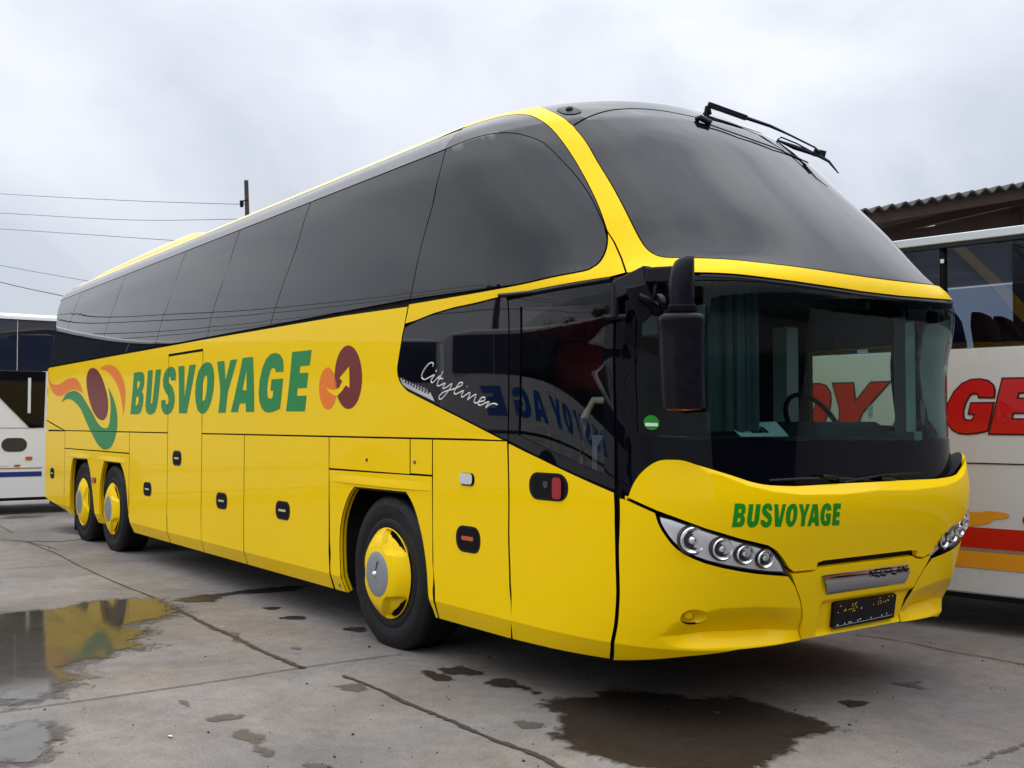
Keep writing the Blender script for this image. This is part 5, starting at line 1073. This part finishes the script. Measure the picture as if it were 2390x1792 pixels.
# ================================================================ shed roof behind the grey coach
M.update(asb=mat('weathered_roof_sheet',(.055,.055,.048),.85,noise=(7,.5)), rust=mat('brown_timber',(.045,.024,.017),.8,noise=(9,.4)), wall=mat('grey_corrugated_metal',(.05,.052,.055),.45,metal=.2,noise=(1.2,.15)))
sh=thing('shed','dark open shed with wavy roof sheets behind the grey coach','shed',(0,0,0))
pA=Vector((-1.178,6.886,3.93)); pB=Vector((-.193,8.23,4.21)); dd=(pB-pA); dd.z=0; L_=dd.length; dd.normalize(); sl=(4.21-3.93)/L_
bk=Vector((-dd.y,dd.x,0))
V=[];F=[]; n_=420; Ltot=9.0; s0=-2.5
for j,(t_,zz) in enumerate(((0,0),(4.0,1.1),(8.0,2.2))):
    for th in (0,-.02):
        for i in range(n_+1):
            s_=s0+Ltot*i/n_; wv=.028*math.sin(s_*2*math.pi/.152)
            p=pA+dd*s_+bk*t_; V.append((p.x,p.y,pA.z+sl*s_+wv+zz*.35+th))
for j in range(2):
    for i in range(n_):
        a0=(2*j)*(n_+1)+i; b0=(2*j+2)*(n_+1)+i; F.append((a0,a0+1,b0+1,b0)); F.append((a0+n_+1,b0+n_+1,b0+n_+2,a0+n_+2))
for i in range(n_): F.append((i,n_+1+i,n_+2+i,i+1))
mb=MB(); mb.add(V,F,True); mb.build('roof',M['asb'],sh)
mb=MB()
def shp(s_,t_,dz): p=pA+dd*s_+bk*t_; return Vector((p.x,p.y,pA.z+sl*s_+dz))
mb.bar(shp(s0,.10,-.10),shp(s0+Ltot,.10,-.10),.06,.12)
mb.build('fascia',M['rust'],sh)
mb=MB(); mb.bar(shp(s0,.55,-.36),shp(s0+Ltot,.55,-.42),.12,.26); mb.build('beam',M['rust'],sh)
for k in range(5):
    mb=MB(); mb.bar(shp(s0+.3+k*2.0,.05,-.16),shp(s0+.3+k*2.0,7.8,.6),.08,.12); mb.build('rafter',M['rust'],sh)
for k in (s0+.2,s0+4.4,s0+8.8):
    for t_ in (.55,7.6):
        p=shp(k,t_,0); mb=MB(); mb.box(p.x-.07,p.x+.07,p.y-.07,p.y+.07,0,p.z-.2); mb.build('post',M['rust'],sh)
# ================================================================ utility pole and wires
M['wood']=mat('weathered_pole_wood',(.05,.042,.036),.85,noise=(12,.4)); M['wire']=mat('wire',(.06,.06,.065),.6)
pt=Vector(T['pole'][0])
def pole(x,y,h_,lab,grp=None,arms=0):
    t=thing('utility_pole',lab,'pole',(x,y,0),0,grp); mb=MB(); mb.tube([(0,0,0),(0,0,h_*.5),(-.10,-.13,h_)],[.075,.07,.06] if not arms else [.16,.14,.10],12); mb.build('shaft',M['wood'],t)
    for k in range(arms):
        mb=MB(); mb.box(-.9,.9,-.05,.05,h_-.5-k*.9,h_-.38-k*.9); mb.build('crossarm',M['wood'],t)
        for s_ in (-.8,.8): mb=MB(); mb.lathe([(.0001,.16),(.04,.15),(.05,.08),(.03,.0)],c=(s_,0,h_-.38-k*.9),axis='z',n=10); mb.build('insulator',M['blk'],t)
    return t
pl_=pole(pt.x,pt.y,pt.z,'dark wooden pole rising over the yellow coach roof at left')
mb=MB(); mb.tube([(-.0,-.1,pt.z-.55),(-.12,-.22,pt.z-.60)],.02,6); mb.lathe([(.0001,.0),(.06,-.03),(.05,-.2),(.0001,-.22)],c=(-.14,-.24,pt.z-.56),axis='z',n=10); mb.build('insulator',M['blk'],pl_)
WL=['topmost thin wire running to the wooden pole','second thin wire below the topmost one','third thin wire meeting the roof hump','fourth wire above the rear of the yellow coach','lowest thick wire ending at the rear corner of the yellow coach']
for i,wv in enumerate(wires):
    mb=MB(); mb.tube(sm(wv,5),.009 if i<4 else .016,5)
    tag(mb.build('wire',M['wire']),WL[i],'wire','overhead wires at left')
# ================================================================ surroundings behind the camera (they show in glass and paint)
wh=thing('warehouse','long grey corrugated warehouse added behind the camera for the windscreen to reflect','warehouse',(15,-14,0))  # unseen building added for the dark ribs it puts into the windscreen reflection
V=[];F=[]; n_=600
for i in range(n_+1):
    y=34*i/n_; wv=.05*math.sin(y*2*math.pi/.34); V+=[(wv,y,0),(wv,y,5.2)]
    if i: F.append((2*i-2,2*i,2*i+1,2*i-1))
mb=MB(); mb.add(V,F,True); mb.build('wall',M['wall'],wh)
mb=MB(); mb.add([(-.5,-.5,5.2),(-.5,34.5,5.2),(5,34.5,7.4),(5,-.5,7.4),(10,34.5,5.2),(10,-.5,5.2)],[(0,1,2,3),(3,2,4,5),(0,3,5),(1,4,2)]); mb.build('roof',M['asb'],wh)
for y in (9,16,22): mb=MB(); mb.box(-.12,-.04,y,y+3.2,0,3.8); mb.build('door',M['greyd'],wh)
leafm=mat('leaves',(.035,.065,.02),.6,noise=(3,.5)); barkm=mat('bark',(.06,.045,.035),.9,noise=(10,.4))
rt_=random.Random(5)
def tree(x,y,h_,lab):
    t=thing('tree',lab,'tree',(x,y,0),0,'trees across the yard'); mb=MB(); mb.tube([(0,0,0),(.1,0,h_*.35),(-.1,.1,h_*.7)],[.22,.16,.06],8)
    for k in range(6):
        a=k*1.1; mb.tube([(0,0,h_*(.3+.05*k)),(math.cos(a)*h_*.2,math.sin(a)*h_*.2,h_*(.5+.05*k))],[.08,.02],6)
    mb.build('trunk',barkm,t); V=[];F=[]
    cl=[(rt_.gauss(0,.2)*h_,rt_.gauss(0,.2)*h_,h_*rt_.uniform(.45,.95)) for _ in range(26)]
    for c in cl:
        for _ in range(90):
            p=Vector(c)+Vector((rt_.gauss(0,1),rt_.gauss(0,1),rt_.gauss(0,.8)))*h_*.07; s_=.16; a=Vector((rt_.gauss(0,1),rt_.gauss(0,1),rt_.gauss(0,1))).normalized()*s_; b=a.cross(Vector((rt_.gauss(0,1),rt_.gauss(0,1),1))).normalized()*s_*.6
            k=len(V); V+=[tuple(p-a),tuple(p+b),tuple(p+a),tuple(p-b)]; F.append((k,k+1,k+2,k+3))
    mb=MB(); mb.add(V,F); mb.build('crown',leafm,t)
tree(-20,-22,5.2,'bushy tree across the yard left of the tall one'); tree(-14,-26,6.0,'tallest bushy tree across the yard'); tree(-7,-30,4.6,'low bushy tree across the yard')
p2=pole(-19.5,-14.5,7.6,'tall pole with two crossarms across the yard','poles across the yard',2); p3=pole(-3,-32,7.8,'plainer pole with one crossarm across the yard','poles across the yard',1)
for k,z in enumerate((7.3,7.0,6.4,6.1,5.4)):
    mb=MB(); pts=[(-60,8-k*.5,z+.6),(-40,-3,z-.2),(-19.5,-14.5-.2*k,z),(-11,-23,z-.5),(-3,-32,z),(18,-52,z-.3)]
    mb.tube(sm(pts,4),.02,4); tag(mb.build('wire',M['wire']),'wire across the yard, number %s from the top, seen in the side windows'%('one two three four five'.split()[k]),'wire','wires across the yard')
# ================================================================ ground
def groundmat(name,base,rough,wet=0,scale=1.0,var=.16,spots=True,ior=1.45,feather=0,alpha=1.0):
    m=bpy.data.materials.new(name); m.use_nodes=True; t=m.node_tree; b=t.nodes['Principled BSDF']; N=t.nodes.new; K=t.links.new
    g=N('ShaderNodeNewGeometry')
    if name=='wet_concrete': b.inputs['Specular IOR Level'].default_value=.3
    def noise(s,d,r=.6,dist=0):
        n=N('ShaderNodeTexNoise'); n.inputs['Scale'].default_value=s; n.inputs['Detail'].default_value=d; n.inputs['Roughness'].default_value=r; n.inputs['Distortion'].default_value=dist; K(g.outputs['Position'],n.inputs[0]); return n
    def mrg(src,a,b_,c,d):
        r=N('ShaderNodeMapRange'); K(src,r.inputs[0]); r.inputs[1].default_value=a; r.inputs[2].default_value=b_; r.inputs[3].default_value=c; r.inputs[4].default_value=d; return r.outputs[0]
    n1=noise(.55*scale,5,.62,.6); n2=noise(9,8,.7); n3=noise(70,4,.7); n4=noise(2.3,6,.7,.8)
    def mulc(x,y):
        q=N('ShaderNodeMath'); q.operation='MULTIPLY'; K(x,q.inputs[0]); K(y,q.inputs[1]); return q.outputs[0]
    k=mulc(mulc(mrg(n1.outputs[0],.3,.7,1-var,1+var),mrg(n2.outputs[0],.25,.75,.80,1.20)),mulc(mrg(n3.outputs[0],.25,.75,.68,1.32),mrg(n4.outputs[0],.35,.7,1.06,.90)))
    if spots:
        n5=noise(5.5,7,.75,1.5); k=mulc(k,mrg(n5.outputs[0],.60,.72,1.0,.60)); n6=noise(38,3,.6); k=mulc(k,mrg(n6.outputs[0],.72,.76,1.0,.55))
    ramp=N('ShaderNodeMix'); ramp.data_type='RGBA'; ramp.inputs[6].default_value=(base[0]*1.05,base[1]*.97,base[2]*.88,1); ramp.inputs[7].default_value=(base[0]*.97,base[1],base[2]*1.05,1)
    nn=noise(.8,4); K(mrg(nn.outputs[0],.35,.65,0,1),ramp.inputs[0])
    v=N('ShaderNodeVectorMath'); v.operation='SCALE'; K(ramp.outputs[2],v.inputs[0]); K(k,v.inputs[3]); K(v.outputs[0],b.inputs['Base Color'])
    b.inputs['IOR'].default_value=ior
    K(mrg(n4.outputs[0],.35,.65,max(rough-.1,0.0) if rough>.1 else rough,rough+.1 if rough>.1 else rough+wet),b.inputs['Roughness'])
    if rough>.1:
        bp=N('ShaderNodeBump'); bp.inputs['Strength'].default_value=.35; bp.inputs['Distance'].default_value=.006; K(n2.outputs[0],bp.inputs['Height']); bp2=N('ShaderNodeBump'); bp2.inputs['Strength'].default_value=.3; bp2.inputs['Distance'].default_value=.002; K(n3.outputs[0],bp2.inputs['Height']); K(bp.outputs[0],bp2.inputs['Normal']); K(bp2.outputs[0],b.inputs['Normal'])
    if feather:
        at=N('ShaderNodeAttribute'); at.attribute_name='edge'; na=noise(14,6,.7,.5); nb=noise(2.6,5,.7,.6)
        q=N('ShaderNodeMath'); q.operation='ADD'; K(at.outputs['Fac'],q.inputs[0]); K(mrg(na.outputs[0],.3,.7,-feather,feather),q.inputs[1])
        q2=N('ShaderNodeMath'); q2.operation='ADD'; K(q.outputs[0],q2.inputs[0]); K(mrg(nb.outputs[0],.3,.7,-feather*.6,feather*.6),q2.inputs[1])
        fa=mrg(q2.outputs[0],.12,.55,0.0,alpha); tr=N('ShaderNodeBsdfTransparent'); mx_=N('ShaderNodeMixShader'); K(fa,mx_.inputs[0]); K(tr.outputs[0],mx_.inputs[1]); K(b.outputs[0],mx_.inputs[2]); K(mx_.outputs[0],t.nodes['Material Output'].inputs[0])
    return m
GM=groundmat('concrete_slab',(.190,.175,.162),.78,var=.30)
WM=groundmat('wet_concrete',(.034,.025,.018),.42,var=.12,spots=False,feather=.3)
DM=groundmat('damp_concrete',(.10,.085,.072),.55,var=.12,spots=False,feather=.5,alpha=.8)
PM=groundmat('puddle_water',(.070,.062,.052),.045,wet=.06,var=.3,spots=False,ior=1.42,feather=.45,alpha=.82)
JM=groundmat('joint_dirt',(.045,.036,.030),.8,var=.2,spots=False)
V=[];F=[]
xs=[-400,-60,-20,-5,5,20,60,400]
for x in xs:
    for y in xs: V.append((x,y,0))
for i in range(7):
    for j in range(7): F.append((i*8+j,(i+1)*8+j,(i+1)*8+j+1,i*8+j+1))
mb=MB(); mb.add(V,F); tag(mb.build('ground',GM),'grey concrete slab yard with joints and damp stains',None,None,'structure')
gr_=random.Random(11)
def rough_loop(L,amp,step):
    L=subdiv(sm(L,3,True),step); out=[]; n=len(L); ph=[gr_.uniform(0,6.28) for _ in range(8)]; fr=[3,5,9,14,23,37,61,90]
    for i,(x,y) in enumerate(L):
        t=2*math.pi*i/n; d=sum(math.sin(f_*t+p_)/(1+k*.35) for k,(f_,p_) in enumerate(zip(fr,ph)))*amp+gr_.uniform(-1,1)*amp*.7
        a=L[i-1];b=L[(i+1)%n]; ex,ey=b[0]-a[0],b[1]-a[1]; l=math.hypot(ex,ey) or 1; out.append((x-ey/l*d,y+ex/l*d))
    return out
def gsheet(name,L,m,z,lab,fw=None,nrm=(0,0,1)):
    sz=math.sqrt(abs(area(L))); c=min(.12,max(.015,sz*.09)); fw=fw or min(.16,sz*.22)
    V,F=cdt([L],(c,c)); o=sheet(name,V,F,lambda x,y:(x,y,z),m,None,0,lambda x,y:nrm); tag(o,lab,None,None,'structure')
    at=o.data.attributes.new('edge','FLOAT','POINT'); n=len(L); bx=[(L[i],L[(i+1)%n]) for i in range(n)]
    for i,p in enumerate(V): at.data[i].value=min(1.0,min(dseg(p,a_,b_) for a_,b_ in bx)/fw)
    return o
def grow(L,d): return inset(L,-d)
G_=T['ground']
gsheet('damp_margin',rough_loop(grow(G_['puddle_big'],.10),.02,.08),DM,.004,'damp margin round the large puddle',.25)
gsheet('puddle',rough_loop(G_['puddle_big'],.012,.06),PM,.008,'large puddle mirroring the yellow coach at lower left',None,(.015,-.011,1))
gsheet('damp_margin',rough_loop(grow(G_['puddle_small'],.05),.01,.05),DM,.004,'damp margin round the small puddle',.12)
gsheet('puddle',rough_loop(G_['puddle_small'],.006,.04),PM,.008,'small round puddle in the lower left corner')
gsheet('puddle',rough_loop(G_['wet_s'],.02,.1),PM,.008,'thin puddle behind the rear wheels at left')
gsheet('wet_patch',rough_loop(G_['wet_big'],.010,.04),WM,.004,'large dark wet patch under the bumper')
names=dict(wet_a='oval wet spot in front of the front wheel',wet_b='ragged wet spot beside the oval one near the front wheel',wet_c='streaky wet smear under the entry door',wet_d='faint damp spot left of the large wet patch',wet_e='small dark oval spot below the number plate',wet_f='thin ragged stain at right near the grey coach',wet_g='damp streak in the lower right corner',wet_h='damp grid mark beside the slab joint',wet_i='triangular damp stain at the bottom left of centre',wet_j='long damp stain above the triangular one',wet_k='small damp stain above the long stain',wet_l='dark wet band leading from the puddle under the coach',wet_m='small wet oval behind the front wheel',wet_n='longer wet oval behind the front wheel',wet_o='wet oval touching the front tyre',wet_p='tiny damp oval left of the front tyre',wet_q='muddy damp streak along the slab joint',wet_r='damp stain at the bottom edge',wet_t='dark streak beneath the white coach')
for k,lb in names.items():
    if k not in G_: continue
    L=G_[k]; sz=math.sqrt(abs(area(L))); dk=k in('wet_a','wet_b','wet_c','wet_e','wet_l','wet_m','wet_n','wet_o')
    try: gsheet('wet_patch',rough_loop(L,min(.02,sz*.05),min(.04,max(.012,sz*.05))),WM if dk else DM,.0045 if dk else .004,lb)
    except Exception as e: print('wet',k,e)
def joint(L,w_,lab,taper=.4):
    L=subdiv(sm(L,3),.05,False); a=[];b=[]; wob=0
    for i,(x,y) in enumerate(L):
        p=L[max(i-1,0)];q=L[min(i+1,len(L)-1)]; ex,ey=q[0]-p[0],q[1]-p[1]; l=math.hypot(ex,ey) or 1; nx,ny=-ey/l,ex/l
        wob=wob*.8+gr_.gauss(0,.0016); k=w_/2*(1+gr_.uniform(-taper,taper)); k2=w_/2*(1+gr_.uniform(-taper,taper)); a.append((x+nx*(k+wob),y+ny*(k+wob),.006)); b.append((x-nx*(k2-wob),y-ny*(k2-wob),.006))
    V=[];F=[]
    for i in range(len(a)):
        V+=[a[i],b[i]]
        if i: F.append((2*i-2,2*i-1,2*i+1,2*i))
    mb=MB(); mb.add(V,F); tag(mb.build('slab_joint',JM),lab,None,None,'structure')
joint(G_['jointA']+G_['jointA2'][1:],.011,'long joint running across the foreground to the front wheel')
joint(G_['jointB'],.013,'joint running from the rear wheels to the puddle'); joint(G_['jointB2'],.034,'muddy joint below the puddle'); joint(G_['jointB3'],.027,'muddy joint running to the bottom edge',.6)
joint(G_['jointC'],.009,'thin joint left of the rear wheels'); joint(G_['jointC0'],.012,'joint behind the rear wheels'); joint(G_['jointD'],.012,'joint at right in front of the grey coach')
# grit scattered over the slabs
mb=MB(); rr=random.Random(21); fw2=Vector((-.81,.586)); rt2=Vector((.586,.81))
for _ in range(520):
    d=3.2+rr.random()**1.6*11; s_=(rr.random()*1.05-.525)*d; p=Vector((CAM[0],CAM[1]))+fw2*d+rt2*s_; r=rr.choice((.003,.004,.005,.006,.009))*rr.uniform(.6,1.3)*(1 if rr.random()<.9 else 1.6); n_=6; a0=rr.random()*6; el=rr.uniform(.3,1)
    top_=[(p.x+r*.6*math.cos(a0+k*6.283/n_),p.y+r*.6*el*math.sin(a0+k*6.283/n_),r*.45+.003) for k in range(n_)]; bt=[(p.x+r*math.cos(a0+k*6.283/n_),p.y+r*el*math.sin(a0+k*6.283/n_),.0005) for k in range(n_)]
    mb.add(bt+top_,[tuple(range(n_,2*n_))]+[(k,(k+1)%n_,n_+(k+1)%n_,n_+k) for k in range(n_)])
tag(mb.build('grit',mat('dark_grit',(.04,.034,.028),.9)),'loose dark grit and bits scattered on the concrete',None,None,'stuff')
mb=MB()
for (X,Y) in [tuple(p) for p in G_.get('white',[])]:
    mb.add([(X-.018,Y-.006,.009),(X+.014,Y-.008,.012),(X+.018,Y+.008,.010),(X-.012,Y+.007,.009)],[(0,1,2,3)])
if mb.v: tag(mb.build('paper_scrap',M['paper']),'two small white scraps lying on the slabs',None,None,'stuff')
